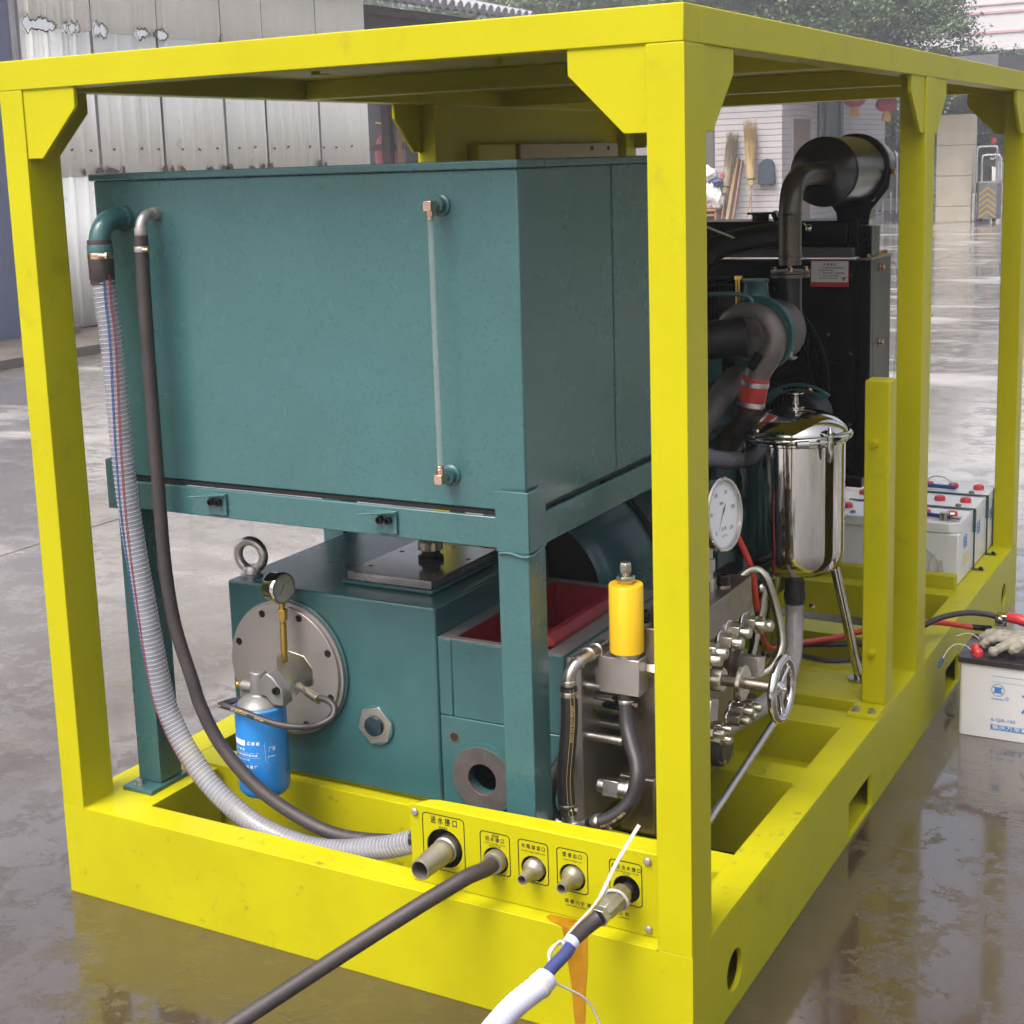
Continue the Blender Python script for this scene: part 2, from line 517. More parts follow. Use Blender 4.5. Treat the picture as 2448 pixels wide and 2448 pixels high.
# left rail, front and rear beams
fpart("side_rail", MB().box(X0, .0751, 0, X0 + .090, L, HB - .0003), bevel=.0009)
fb = MB().box(X0, 0, 0, 0, .0749, HB)
front_beam = fpart("front_beam", fb, YEL_DIRTY, bevel=.0009)
fpart("rear_beam", MB().box(X0 + .0902, L - .0748, 0, -.0102, L, HB), bevel=.0015)
fpart("foot_bracket", MB().box(X0 + .0902, .0752, .02, X0 + .194, .308, HB), bevel=.0015)
# cross members: tops seen through the machinery
for y0, y1, z0, z1 in ((.325, .408, .01, HB - .0004), (.80, .888, .01, HB - .0004), (1.160, 1.268, .01, HB - .0004), (1.315, 1.40, .01, HB + .012),
                       (1.50, 1.60, .01, HB + .012), (1.86, 1.97, .01, HB - .0004), (2.36, 2.43, .11, HB + .004), (2.44, 2.478, .11, HB + .045)):
    fpart("cross_member", MB().box(X0 + .0905, y0, z0, -.0724, y1, z1), YEL_DIRTY, bevel=.0015)
fpart("tray_plate", MB().box(-.62, 1.402, HB - .006, -.0724, 1.498, HB + .011), YEL_DIRTY, bevel=.001)
fpart("battery_tray", MB().box(-.55, 2.4784, HB - .010, -.0724, 3.045, HB - .001), YEL_DIRTY, bevel=.001)
# rusty water that ran from the drain outlet over the flange and down the face of the front beam
st = MB()
top = [(-.298, .030), (-.200, .033), (-.205, -.0006), (-.262, -.0006), (-.285, .006), (-.301, .018)]
st.prism(top, (0, 0, HB + .0003), (1, 0, 0), (0, 1, 0), .0006)
run = [(-.258, HB + .0006), (-.206, HB + .0006), (-.207, .15), (-.212, .10), (-.214, .05), (-.218, .003), (-.232, .003), (-.238, .04), (-.241, .10), (-.250, .16)]
st.prism(run, (0, -.0010, 0), (1, 0, 0), (0, 0, 1), -.0007)
st.build("rust_stain", RUSTSTAIN, frame)

# short bracket post bolted to the right rail
bp = thing("bracket_post", "short yellow square post bolted to the right rail beside the shiny vessel", "post", (-.035, 1.36, HB))
MB().box(-.078, 1.237, HB + .0005, -.002, 1.412, HB + .010).build("base_plate", YEL_DIRTY, bp, bevel=.001)
MB().box(-.066, 1.325, HB + .0102, -.004, 1.392, 1.055).build("post", YEL, bp, bevel=.003)
for z in (.90, .36):
    MB().cyl((-.040, 1.326, z), (-.040, 1.312, z - .002), .010, .008, n=14).build("stud", YEL, bp)
for x, y in ((-.062, 1.262), (-.022, 1.262), (-.062, 1.402), (-.022, 1.402)):
    MB().hexbolt((x, y, HB + .010), (0, 0, 1), .009, .008).build("bolt", STEEL, bp)

# ------------------------------------------------------------------ connection panel
cp = thing("connection_panel", "yellow plate of labelled hose outlets bolted on the front beam", "panel", (-.343, .04, HB))
PX0, PX1, PY = -.607, -.079, .035
holes = [(-.530, .2955, .040), (-.4155, .2945, .0268), (-.3335, .2950, .0262), (-.2520, .2960, .0266), (-.1420, .2970, .0264)]
MB().plate([(PX0, HB + .001), (PX1, HB + .001), (PX1, .372), (PX1 - .004, .3772), (PX0 + .004, .3772), (PX0, .372)], [circ(*h, n=40) for h in holes], (0, PY, 0), (1, 0, 0), (0, 0, 1), -.004).build("face_plate", YEL, cp, bevel=.0012)
MB().prism([(PX0 + .012, .0392), (PX1, .0392), (PX1, .094), (PX0 + .05, .072), (PX0 + .03, .066)], (0, 0, .3728), (1, 0, 0), (0, 1, 0), .0044).build("top_flange", YEL, cp, bevel=.0015)
MB().box(PX0 + .002, .0394, HB + .001, PX0 + .006, .060, .3725).build("side_flange", YEL, cp)
for x, z in ((-.595, .361), (-.0985, .362), (-.0985, .229), (-.595, .232)):
    MB().lathe([(.0075, 0), (.0075, .003), (.0058, .0052), (.002, .0062)], (x, PY - .0001, z), (0, -1, 0), 18).build("bolt", MACH, cp)
lab = MB()
def outline(x0, z0, x1, z1, r, w=.0018):
    a, b = rrect(x0, z0, x1, z1, r, 6), rrect(x0 + w, z0 + w, x1 - w, z1 - w, r - w, 6)
    n = len(a)
    va = [lab.b.verts.new((x, PY - .0005, z)) for x, z in a]; vb = [lab.b.verts.new((x, PY - .0005, z)) for x, z in b]
    for k in range(n):
        lab.b.faces.new((va[k], va[(k + 1) % n], vb[(k + 1) % n], vb[k]))
outline(-.579, .249, -.483, .365, .010)
for x0, x1 in ((-.449, -.383), (-.366, -.301), (-.284, -.219), (-.176, -.110)):
    outline(x0, .2672, x1, .3525, .008)
tx = lambda s, x, z, h, w=None: add_text(lab, s, (x, PY - .0006, z), (1, 0, 0), (0, 0, 1), h, w)
tx("进 水 接 口", -.529, .3515, .0165, .060); tx("INLET", -.531, .3385, .006, .019)
tx("调压阀", -.415, .3455, .0055, .015); tx("回 水 接 口", -.416, .3375, .0105, .040); tx("FLOW CONTROL VALVE", -.416, .3290, .0036, .046); tx("BACK WATER", -.416, .3245, .0036, .026)
tx("水 箱 溢 流 口", -.333, .3395, .0100, .050); tx("WATER TANK OVER FLOW", -.333, .3295, .0036, .053)
tx("废 液 出 口", -.251, .3400, .0105, .040); tx("WASTE WATER OUT", -.251, .3300, .0036, .040)
tx("高 压 出 水 接 口", -.142, .3390, .0095, .058); tx("HIGH PRESSURE WATER", -.142, .3310, .0034, .050); tx("OUTLET", -.142, .3270, .0034, .016)
tx("成 都 力 锋 清 洗", -.236, .2475, .0090, .066); tx("CHENGDU LIFENG", -.245, .2395, .0036, .044)
tx("公 司", -.148, .2475, .0085, .020); tx("COMPANY", -.148, .2400, .0034, .022)
lab.build("lettering", PRINT, cp)
# nozzles (camlock tails) through the panel
def nozzle(x, z, prof, label=None):
    o = MB().lathe(prof, (x, .10, z), (0, -1, 0), 36, True, False).build("nozzle", ALU_W, cp, sharp=40)
ALU_W = M("worn_aluminium", (.33, .305, .235), .38, .75, var=.2, scale=18, bump=.15, bscale=100)
nozzle(-.529, .293, [(.026, 0), (.026, .060), (.0262, .066), (.0235, .069), (.0240, .088), (.0225, .090), (.0230, .108), (.0215, .110), (.0222, .128), (.0208, .130), (.0206, .156), (.0196, .158), (.0172, .158), (.0168, .10)])
nozzle(-.3335, .295, [(.0215, 0), (.0215, .066), (.0205, .070), (.0130, .076), (.0108, .080), (.0108, .108), (.0098, .112), (.0080, .112), (.0076, .08)])
nozzle(-.2520, .296, [(.0225, 0), (.0225, .064), (.0215, .068), (.0150, .076), (.0118, .082), (.0112, .108), (.0102, .111), (.0080, .111), (.0076, .08)])
MB().lathe([(.0225, 0), (.0225, .072), (.0215, .078), (.0205, .080), (.0150, .080)], (-.4155, .10, .2945), (0, -1, 0), 36).build("hose_collar", ALU_W, cp)
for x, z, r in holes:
    MB().cyl((x, .060, z), (x, .066, z), r * 1.45, n=28).build("hole_shade_disc", OPENING_SHADE, cp)  # dark disc painted in as the shade behind each panel hole
MB().lathe([(.011, 0), (.011, .10), (.013, .10), (.013, .115)], (-.142, .13, .297), (0, -1, 0), 20).build("hose_collar", STEEL_D, cp)
# ------------------------------------------------------------------ water tank on its stand
tk = thing("water_tank", "large teal rectangular water tank with flat lid and sight tube", "tank", (-.925, .55, .95))
TX0, TX1, TY0, TY1 = -1.450, -.400, .175, .985
MB().box(TX0, TY0, .948, TX1, TY1, 1.6005).build("body", TEAL, tk, bevel=.004)
MB().box(TX0 - .007, TY0 - .008, 1.600, TX1 + .005, TY1 + .008, 1.616).build("lid", TEAL, tk, bevel=.003)
MB().box(TX1 + .0001, .585, .952, TX1 + .0018, .5885, 1.598).build("weld_seam", TEAL, tk)
MB().box(TX0 + .006, TY0 - .004, .940, TX1 - .006, TY1 - .01, .9475).build("rubber_pad", BLACK_M, tk)
def elbow(name, x, z, r, ext, drop, mat, cy=0):
    m = MB()
    y0, y1 = TY0, TY0 - ext
    R = ext * .62
    path = [V(x, y0 + .002, z), V(x, y1 + R, z)] + [V(x, y1 + R - R * math.sin(a), z - R + R * math.cos(a)) for a in [math.pi / 2 * k / 8 for k in range(1, 9)]] + [V(x, y1, z - R - drop)]
    m.tube(path, r, 24)
    m.lathe([(r * 1.22, 0), (r * 1.22, .012), (r * 1.12, .016)], (x, y0 + .001, z), (0, -1, 0), 28)
    m.lathe([(r * 1.14, -.012), (r * 1.22, -.008), (r * 1.22, .006), (r * 1.10, .008)], (x, y1, z - R - drop), (0, 0, -1), 28)
    return m.build(name, mat, tk)
elbow("elbow_fitting", -1.366, 1.520, .0225, .082, .012, TEAL_S)
elbow("elbow_fitting", -1.275, 1.528, .0115, .052, .006, MACH)
# sight tube with its two angle fittings
def sight(z, s):
    m = MB().lathe([(.021, 0), (.021, .004), (.0165, .007), (.0155, .020)], (-.566, TY0, z), (0, -1, 0), 24)
    m.build("tank_boss", TEAL_S, tk)
    b = MB().cyl((-.566, TY0 - .018, z), (-.566, TY0 - .034, z), .0085, n=6)
    b.box(-.5745, TY0 - .052, z - .0095, -.5575, TY0 - .030, z + .0095)
    b.cyl((-.566, TY0 - .041, z - s * .009), (-.566, TY0 - .041, z - s * .020), .0085, n=6)
    b.cyl((-.566, TY0 - .041, z - s * .020), (-.566, TY0 - .041, z - s * .026), .0068, n=16)
    b.build("angle_fitting", COPPER, tk, bevel=.0008)
sight(1.535, 1); sight(1.012, -1)
MB().cyl((-.566, TY0 - .041, 1.034), (-.566, TY0 - .041, 1.514), .0056, n=16, caps=False).build("sight_tube", CLEARB, tk)

ts = thing("tank_stand", "teal angle iron stand with four legs carrying the water tank", "stand", (-.925, .55, HB))
def sp(name, mb, bevel=.002, mat=TEAL): return mb.build(name, mat, ts, bevel=bevel)
legs = ((-1.440, .160), (-.459, .160), (-1.440, .93), (-.459, .93))
for x, y in legs:
    sp("leg", MB().box(x, y, HB + .0105, x + .067, y + .072, .936))
    sp("foot_plate", MB().box(x - .010, y - .045, HB + .0005, x + .077, y + .085, HB + .010), .001)
    m = MB().hexbolt((x + .022, y - .022, HB + .010), (0, 0, 1), .010, .009)
    m.build("bolt", STEEL, ts)
sp("front_rail", MB().box(-1.373 - .066, .163, .876, -.461, .1735, .938))
sp("rear_rail", MB().box(-1.439, .988, .876, -.461, .998, .938))
sp("side_rail", MB().box(-.4015 , .234, .876, -.392, .985, .938))
sp("side_rail", MB().box(-1.4495, .234, .876, -1.4402, .985, .938))
# corner angles that hold the tank
sp("corner_angle", MB().box(-.4615, .1585, .872, -.3895, .1625, .992).box(-.3935, .1627, .872, -.3895, .233, .992), .0012)
sp("corner_angle", MB().box(-1.4655, .1585, .872, -1.3935, .1625, .985).box(-1.4655, .1627, .872, -1.4615, .233, .985), .0012)
sp("weld_bead", MB().tube(smooth_path([(-.455, .1575, .869), (-.43, .157, .871), (-.405, .157, .866), (-.389, .158, .868), (-.3885, .18, .867), (-.3885, .215, .874)], 5), .0028, 8), 0)
for x in (-1.170, -.735):
    m = MB().box(x, .1565, .884, x + .047, .1625, .931)
    m.prism([(0, 0), (.047, 0), (.047, -.004), (-.020, -.045), (-.022, -.040)], (x, .1560, .9275), (1, 0, 0), (0, 1, 0), .003)
    br = m.build("clip", TEAL, ts, bevel=.0008)
    for dx in (.010, .030):
        MB().lathe([(.0075, 0), (.0075, .010), (.005, .010), (.005, .004)], (x + dx, .1565, .912), (0, -1, 0), 16).build("socket_screw", BLACK, br)

# ------------------------------------------------------------------ the two hoses hanging at the left of the tank
hs = thing("clear_suction_hose", "clear ribbed hose with blue and red stripes hanging from the tank to the panel", "hose", (-1.34, .1, .2))
cl = smooth_path([(-1.366, .093, 1.450), (-1.362, .093, 1.347), (-1.356, .095, 1.262), (-1.352, .096, 1.029), (-1.346, .10, .87), (-1.327, .10, .711), (-1.303, .105, .508), (-1.286, .11, .428),
                  (-1.239, .11, .344), (-1.160, .11, .262), (-1.042, .112, .200), (-.892, .115, .182), (-.743, .118, .216), (-.690, .116, .235), (-.650, .115, .252)], 8)
MB().tube(cl, .0236, 40, caps=False).build("wall", CLEAR, hs)
rib = MB()
frs = frames(cl)
acc = 0.0; ph = 0.0; sp_pts = []
for i in range(len(cl) - 1):
    seg = (cl[i + 1] - cl[i]).length
    k = max(2, int(seg / .0007))
    for j in range(k):
        f = j / k
        p = cl[i].lerp(cl[i + 1], f); t, u = frs[i][1].lerp(frs[i + 1][1], f).normalized(), frs[i][2].lerp(frs[i + 1][2], f)
        u = (u - t * u.dot(t)).normalized(); w = t.cross(u)
        sp_pts.append(p + (u * math.cos(ph) + w * math.sin(ph)) * .0241)
        ph += 2 * math.pi * (seg / k) / .0098
rib.tube(sp_pts, .0006, 4, caps=False)
rib.build("wire_spiral", M("spiral_wire", (.42, .42, .46), .35, .0, var=.1), hs)
def stripe(ang, mat, off=.0244):
    s = MB(); pts = []; d = 0; last = None
    for p, t, u, w in frs:
        if last is not None: d += (p - last).length
        last = p
        h = V(0, -1, 0); h = (h - t * h.dot(t)).normalized(); q = t.cross(h)
        a = ang + 1.55 * d + .45 * d * d
        pts.append(p + (h * math.cos(a) + q * math.sin(a)) * off)
    s.tube(pts, .0008, 5); s.build("stripe", mat, hs)
BLS = M("blue_stripe", (.03, .07, .26), .4); RDS = M("red_stripe", (.28, .04, .05), .4)
for a in (-.88, -1.00): stripe(a, BLS)
for a in (-1.36, -1.48): stripe(a, RDS)
MB().lathe([(.0255, 0), (.0262, .004), (.0262, .026), (.0272, .030), (.0272, .052), (.0268, .055), (.0268, .082), (.0255, .084), (.0255, .094)], (-1.366, .093, 1.478), (-.001, 0, -1), 28).build("rubber_cuff", RUBBER, hs)
clp = MB().lathe([(.0270, 0), (.0276, .001), (.0276, .013), (.0270, .014)], (-1.366, .093, 1.452), (0, 0, -1), 28).build("hose_clamp", COPPER, hs)
MB().cyl((-1.348, .070, 1.446), (-1.330, .074, 1.446), .0050, n=12).cyl((-1.332, .073, 1.446), (-1.328, .074, 1.446), .0065, n=6).build("clamp_screw", COPPER, clp)

bh = thing("black_tank_hose", "long black rubber hose curving from the tank's small elbow down to the panel", "hose", (-1.26, .12, .2))
bk = smooth_path([(-1.275, .1225, 1.485), (-1.276, .122, 1.43), (-1.277, .12, 1.27), (-1.277, .12, 1.10), (-1.277, .12, .99), (-1.277, .12, .872), (-1.274, .12, .752), (-1.259, .12, .632), (-1.222, .12, .515), (-1.200, .12, .45),
                  (-1.154, .125, .366), (-1.066, .13, .285), (-.957, .14, .229), (-.85, .145, .208), (-.70, .150, .226), (-.50, .15, .275), (-.416, .118, .294)], 8)
MB().tube(bk, .0146, 18).build("hose", RUBBER, bh)
c2 = MB().lathe([(.0152, 0), (.0158, .001), (.0158, .011), (.0152, .012)], (-1.2755, .1222, 1.462), (0, 0, -1), 24).build("hose_clamp", MACH, bh)
MB().cyl((-1.262, .110, 1.456), (-1.250, .113, 1.456), .0042, n=10).build("clamp_screw", COPPER, c2)
tm = MB()
for k in range(9):
    hose_text(tm, bk, .0146, "TENGQI 2006-25 B/T1186", .12 + k * .155, .80, .0068, 1)
tm.build("hose_print", PRINTY, bh)
# ------------------------------------------------------------------ plunger pump: crankcase, crosshead frame, fluid end
pu = thing("plunger_pump", "teal high-pressure plunger pump with round grey cover and steel valve block", "pump", (-.85, .6, .22))
PF = .345                                    # plane of the front faces
def pp(name, mb, mat=TEAL_S, bevel=.003, **k): return mb.build(name, mat, pu, bevel=bevel, **k)
pp("crankcase", MB().box(-1.293, PF, .226, -.725, .885, .672), bevel=.005)
pp("crosshead_frame", MB().plate([(-.7245, .226), (-.418, .226), (-.418, .430), (-.7245, .430)], [circ(-.618, .302, .0345, 36)], (0, PF + .004, 0), (1, 0, 0), (0, 0, 1), -.022).box(-.7245, PF + .0262, .226, -.69, .86, .430).box(-.50, PF + .0262, .226, -.418, .86, .430).box(-.6898, .60, .226, -.5002, .86, .430).box(-.6898, PF + .0262, .40, -.5002, .5998, .430).box(-.6898, PF + .0262, .226, -.5002, .5998, .24).box(-.7245, PF + .004, .4305, -.690, .86, .605).box(-.458, PF + .004, .4305, -.418, .86, .605)
   .box(-.6898, PF + .004, .4305, -.4582, .368, .605).box(-.6898, .838, .4305, -.4582, .86, .605), bevel=.003)
pp("machined_top", MB().plate([(-.7235, PF + .006), (-.419, PF + .006), (-.419, .858), (-.7235, .858)], [[(-.688, .370), (-.460, .370), (-.460, .836), (-.688, .836)]], (0, 0, .6053), (1, 0, 0), (0, 1, 0), .0015), MACH, 0)
tr = pp("trough_lining", MB().box(-.6895, .3685, .440, -.684, .8375, .604).box(-.4640, .3685, .440, -.4585, .8375, .604).box(-.6838, .832, .440, -.4642, .8375, .604).box(-.6838, .3685, .440, -.4642, .374, .604).box(-.6838, .3742, .440, -.4642, .8318, .446), RED, 0)
for y in (.50, .66):
    MB().box(-.6836, y, .446, -.4642, y + .022, .545).build("partition", RED, tr, bevel=.004)
pp("red_rim", MB().prism([(0, 0), (.030, 0), (.030, .010), (.014, .024), (0, .024)], (-.488, .385, .6072), (1, 0, 0), (0, 0, 1), -.345), RED, .002)
for ya, yb in ((PF + .02, .44), (.80, .875)):
    pp("support_foot", MB().box(-1.25, ya, .2142, -.76, yb, .2255), YEL_DIRTY, 0)
# round front cover with a step, and its socket screws
CX, CZ = -1.122, .486
pp("cover_seat", MB().lathe([(.163, 0), (.163, .006), (.160, .008)], (CX, PF, CZ), (0, -1, 0), 72), TEAL_S, 0)
cov = pp("round_cover", MB().lathe([(.1585, .006), (.1585, .016), (.1500, .0165), (.1500, .024), (.1488, .025)], (CX, PF, CZ), (0, -1, 0), 72), MACH, 0)
for k in range(8):
    a = math.radians(22.5 + 1 + 45 * k)
    x, z = CX + .1365 * math.cos(a), CZ + .1365 * math.sin(a)
    MB().lathe([(.0086, 0), (.0086, .0006), (.0066, .0009), (.0066, .0002)], (x, PF - .0250, z), (0, -1, 0), 18).lathe([(.0066, 0), (.0066, .0016), (.0036, .0016), (.0036, .0004)], (x, PF - .0252, z), (0, -1, 0), 12).build("socket_screw", BLACK_M, cov)
# top plate with breather and holes
pp("plate_pad", MB().box(-1.022, .425, .6722, -.778, .742, .682), TEAL_S)
tpl = pp("top_plate", MB().plate([(-1.012, .432), (-.785, .432), (-.785, .733), (-1.012, .733)], [circ(-.998 + .01, .628, .0055, 16), circ(-.986, .492, .0055, 16), circ(-.803, .628, .0055, 16), circ(-.803, .470, .0055, 16), circ(-.895, .715, .0055, 16)], (0, 0, .6822), (1, 0, 0), (0, 1, 0), .019), M("oiled_steel_plate", (.30, .27, .27), .22, .75, var=.35, scale=6, rvar=.12), .0012)
b = MB().lathe([(.030, 0), (.030, .010), (.022, .012), (.022, .026), (.024, .027)], (-.884, .592, .7012), (0, 0, 1), 32)
bcap = b.build("breather_neck", BLACK_M, pu)
prof = []
g = MB()
n = 60
for z, s in ((.727, 1), (.745, 1), (.748, .93)):
    prof.append([g.b.verts.new((-.884 + (.0275 + .0022 * math.cos(10 * 2 * math.pi * k / n)) * s * math.cos(2 * math.pi * k / n), .592 + (.0275 + .0022 * math.cos(10 * 2 * math.pi * k / n)) * s * math.sin(2 * math.pi * k / n), z)) for k in range(n)])
g.bridge(prof[0], prof[1]); g.bridge(prof[1], prof[2]); g.b.faces.new(prof[2]); g.b.faces.new(prof[0][::-1])
g.build("breather_cap", STEEL_D, pu)
# lifting eye
ey = MB().lathe([(.027, 0), (.027, .005), (.022, .007), (.021, .018), (.0185, .024)], (-1.262, .398, .6725), (0, 0, 1), 28)
ey.torus((-1.262, .398, .722), (.12, -1, 0), .0345, .0112, 40, 14)
pp("eye_bolt", ey, STEEL, 0)
# sight glass, plug hole, inspection flange
sg = MB().cyl((-.889, PF - .0002, .380), (-.889, PF - .006, .380), .047, .044, n=40)
pp("sight_boss", sg, TEAL_S, 0)
hx = [(.047 * math.cos(math.radians(60 * k + 14)), .047 * math.sin(math.radians(60 * k + 14))) for k in range(6)]
sgl = pp("sight_glass", MB().plate(hx, [circ(0, 0, .0225, 32)], (-.892, PF - .0062, .380), (1, 0, 0), (0, 0, 1), -.017), STEEL, .0012)
MB().cyl((-.892, PF - .0064, .380), (-.892, PF - .014, .380), .0225, n=32).build("glass", M("dark_sight_glass", (.006, .020, .028), .08, var=.1), sgl)
pp("plug_hole", MB().lathe([(.0125, 0), (.0125, .0012), (.0100, .0012), (.0098, .0004)], (-.690, PF + .004, .384), (0, -1, 0), 20), STEEL_D, 0)
pp("plug_shade_disc", MB().cyl((-.690, PF + .0035, .384), (-.690, PF + .0030, .384), .0097, n=18), OPENING_SHADE, 0)  # flat dark disc, the shade of a recess put into its colour
fx, fz = -.618, .302
pp("flange_seat", MB().plate(circ(.004, .003, .079, 48), [circ(0, 0, .0352, 36)], (fx, PF + .0036, fz), (1, 0, 0), (0, 0, 1), .0098), TEAL_S, 0)
flp = pp("inspection_flange", MB().plate(circ(0, 0, .0735, 48), [circ(0, 0, .0345, 36)] + [circ(.0575 * math.cos(math.radians(22 + 60 * k)), .0575 * math.sin(math.radians(22 + 60 * k)), .0032, 10) for k in range(6)], (fx, PF - .0065, fz), (1, 0, 0), (0, 0, 1), -.013), IRON, .001)
# ---- fluid end
fe_x0, fe_x1, fy0, fy1 = -.300, -.184, .395, .835
pp("flange_plate", MB().box(-.4178, PF + .012, .226, -.384, .85, .600), MACH, .002)
ub = pp("valve_block", MB().box(fe_x0, fy0, .600, fe_x1, fy1, .674), STEEL_D, .003)
pp("middle_block", MB().box(fe_x0 + .002, fy0 + .004, .352, -.228, fy1 - .004, .5996), STEEL_D, .003)
pp("lower_block", MB().box(-.315, fy0 - .010, .232, -.236, fy1, .3518), STEEL_D, .003)
for y in (.455, .60, .745):
    o = pp("suction_cover", MB().lathe([(.044, 0), (.044, .016), (.036, .018), (.036, .026)], (-.2358, y, .292), (1, 0, 0), 32), IRON, 0)
    for k in range(4):
        a = math.radians(45 + 90 * k)
        MB().hexbolt((-.2195, y + .034 * math.cos(a), .292 + .034 * math.sin(a)), (1, 0, 0), .0065, .010).build("bolt", ZINC, o)
for y in (.375, .45, .60, .745):
    for z in (.430, .540):
        pp("tie_rod", MB().cyl((-.3838, y, z), (-.300, y, z), .0095, n=14), STEEL, 0)
for y in (.43, .60, .77):
    pp("plunger", MB().cyl((-.3838, y, .485), (-.2985, y, .485), .022, n=20), CHROME, 0)
# inlet nut at the front
nt_ = MB().cyl((-.345, .352, .336), (-.330, .352, .336), .015, n=20).cyl((-.330, .352, .336), (-.296, .352, .336), .0235, n=4, ph=.785 - .2).cyl((-.296, .352, .336), (-.280, .352, .336), .019, n=24).cyl((-.280, .352, .336), (-.272, .352, .336), .022, n=24)
pp("suction_nut", nt_, STEEL, .001)
# black socket screws on the block top
for x, y in ((-.236, .52), (-.215, .575), (-.236, .67), (-.215, .735), (-.270, .42), (-.215, .45), (-.270, .60), (-.27, .77)):
    MB().lathe([(.017, 0), (.017, .004)], (x, y, .674), (0, 0, 1), 20).build("washer", ZINC, ub)
    MB().lathe([(.0145, 0), (.0145, .020), (.0128, .022), (.0075, .022), (.0075, .014)], (x, y, .678), (0, 0, 1), 24).build("socket_screw", BLACK, ub)
# cap nuts along the right side, two above and two below each valve cover
def capnut(x, y, z, r=.0180):
    a = V(1, 0, 0)
    MB().lathe([(r * 1.32, 0), (r * 1.38, .002), (r * 1.38, .005), (r * 1.30, .007)], (x, y, z), a, 24).build("washer", CHROME, pu)
    MB().cyl((x + .007, y, z), (x + .034, y, z), r * 1.10, n=6, ph=.25).lathe([(r * .74, 0), (r * .76, .016), (r * .62, .021), (r * .3, .0235)], (x + .034, y, z), a, 18).build("cap_nut", ZINC, pu, bevel=.001)
for y, z in ((.775, .581), (.676, .593), (.629, .584), (.533, .592), (.500, .587), (.820, .566)):
    capnut(-.186, y, z)
for y, z in ((.570, .411), (.525, .418), (.568, .388), (.705, .404), (.728, .386), (.682, .390), (.760, .393)):
    capnut(-.190, y, z, .0135)
for y in (.455, .745):
    vc = MB().lathe([(.047, 0), (.047, .020), (.040, .022), (.040, .036), (.031, .038), (.031, .050)], (-.2275, y, .495), (1, 0, 0), 36)
    o = vc.build("valve_cover", STEEL_D, pu)
    MB().cyl((-.1775, y, .495), (-.130, y, .495), .0315, n=4, ph=.55).build("square_boss", STEEL, o, bevel=.002)
pp("stuffing_cover", MB().lathe([(.046, 0), (.046, .018), (.036, .020), (.036, .030)], (-.2275, .60, .505), (1, 0, 0), 32), STEEL_D, 0)
# bent steel pipe from the block's far end down to the base
pp("bent_pipe", MB().tube(smooth_path([(-.252, .90, .625), (-.235, .93, .650), (-.215, .95, .655), (-.192, .955, .636), (-.172, .96, .575), (-.156, .955, .510), (-.152, .94, .470), (-.165, .90, .435), (-.20, .86, .42), (-.225, .83, .42)], 6), .0100, 14), ZINC, 0)
pp("pipe_joint", MB().cyl((-.252, .816, .625), (-.252, .906, .625), .012, n=6), ZINC, 0)

# ---- hand wheel valve on the middle of the block
hw = thing("hand_wheel_valve", "brass coloured valve with a shiny chrome hand wheel on the pump's valve block", "valve", (-.2, .60, .508))
ax = V(1, 0, 0)
MB().lathe([(.026, 0), (.026, .030), (.024, .033)], (-.197, .60, .508), ax, 32).build("bonnet", ZINC, hw)
MB().cyl((-.164, .60, .508), (-.052, .60, .508), .0120, n=20).build("spindle", STEEL_D, hw)
MB().lathe([(.036, 0), (.038, .002), (.038, .010), (.036, .012)], (-.128, .60, .508), ax, 40).build("lock_disc", ZINC, hw)
wx = -.042
MB().lathe([(.017, -.012), (.019, -.004), (.016, .004), (.011, .010)], (wx, .60, .508), ax, 24).build("hub", CHROME, hw)
MB().torus((wx + .006, .60, .508), ax, .0640, .0098, 48, 14).build("rim", CHROME, hw)
for k in range(3):
    a = math.radians(38 + 120 * k)
    d = V(0, math.cos(a), math.sin(a))
    MB().tube([V(wx, .60, .508) + d * .010, V(wx + .002, .60, .508) + d * .035, V(wx + .006, .60, .508) + d * .060], [.0065, .0055, .0065], 12).build("spoke", CHROME, hw)
MB().cyl((wx + .010, .60, .508), (wx + .016, .60, .508), .005, n=6).build("hub_nut", ZINC, hw)

# ---- relief valve: amber spring housing on a steel block, at the front of the valve block
rv = thing("relief_valve", "relief valve with amber yellow cylinder standing on a bright steel block", "valve", (-.285, .38, .54))
MB().box(-.341, .352, .5395, -.251, .452, .6165).build("block", M("ground_steel_block", (.44, .40, .38), .36, .8, var=.12, scale=5, bump=.04, bscale=200), rv, bevel=.002)
MB().box(-.3595, .375, .548, -.3412, .43, .582).build("side_block", MACH, rv, bevel=.001)
vc_ = (-.287, .375)
MB().lathe([(.027, 0), (.027, .005), (.031, .006), (.031, .009)], (*vc_, .6167), (0, 0, 1), 36).build("seat", STEEL, rv)
MB().lathe([(.0340, 0), (.0352, .0015), (.0352, .140), (.0338, .1425)], (*vc_, .6262), (0, 0, 1), 48).build("spring_housing", AMBER, rv)
MB().cyl((*vc_, .7690), (*vc_, .7730), .0148, n=6, ph=.3).build("cap_pad", AMBER, rv)
MB().lathe([(.0188, 0), (.0195, .001), (.0195, .0105), (.018, .0125)], (*vc_, .7732), (0, 0, 1), 6).build("lock_nut", ZINC, rv, bevel=.0006)
MB().lathe([(.009, 0), (.009, .006), (.0122, .0062), (.0128, .0075), (.0128, .0245), (.0105, .0275)], (*vc_, .7857), (0, 0, 1), 6, ph=.5).build("adjusting_screw", ZINC, rv, bevel=.0006)
MB().cyl((-.251, .40, .585), (-.226, .40, .585), .017, n=6).build("side_fitting", ZINC, rv, bevel=.001)

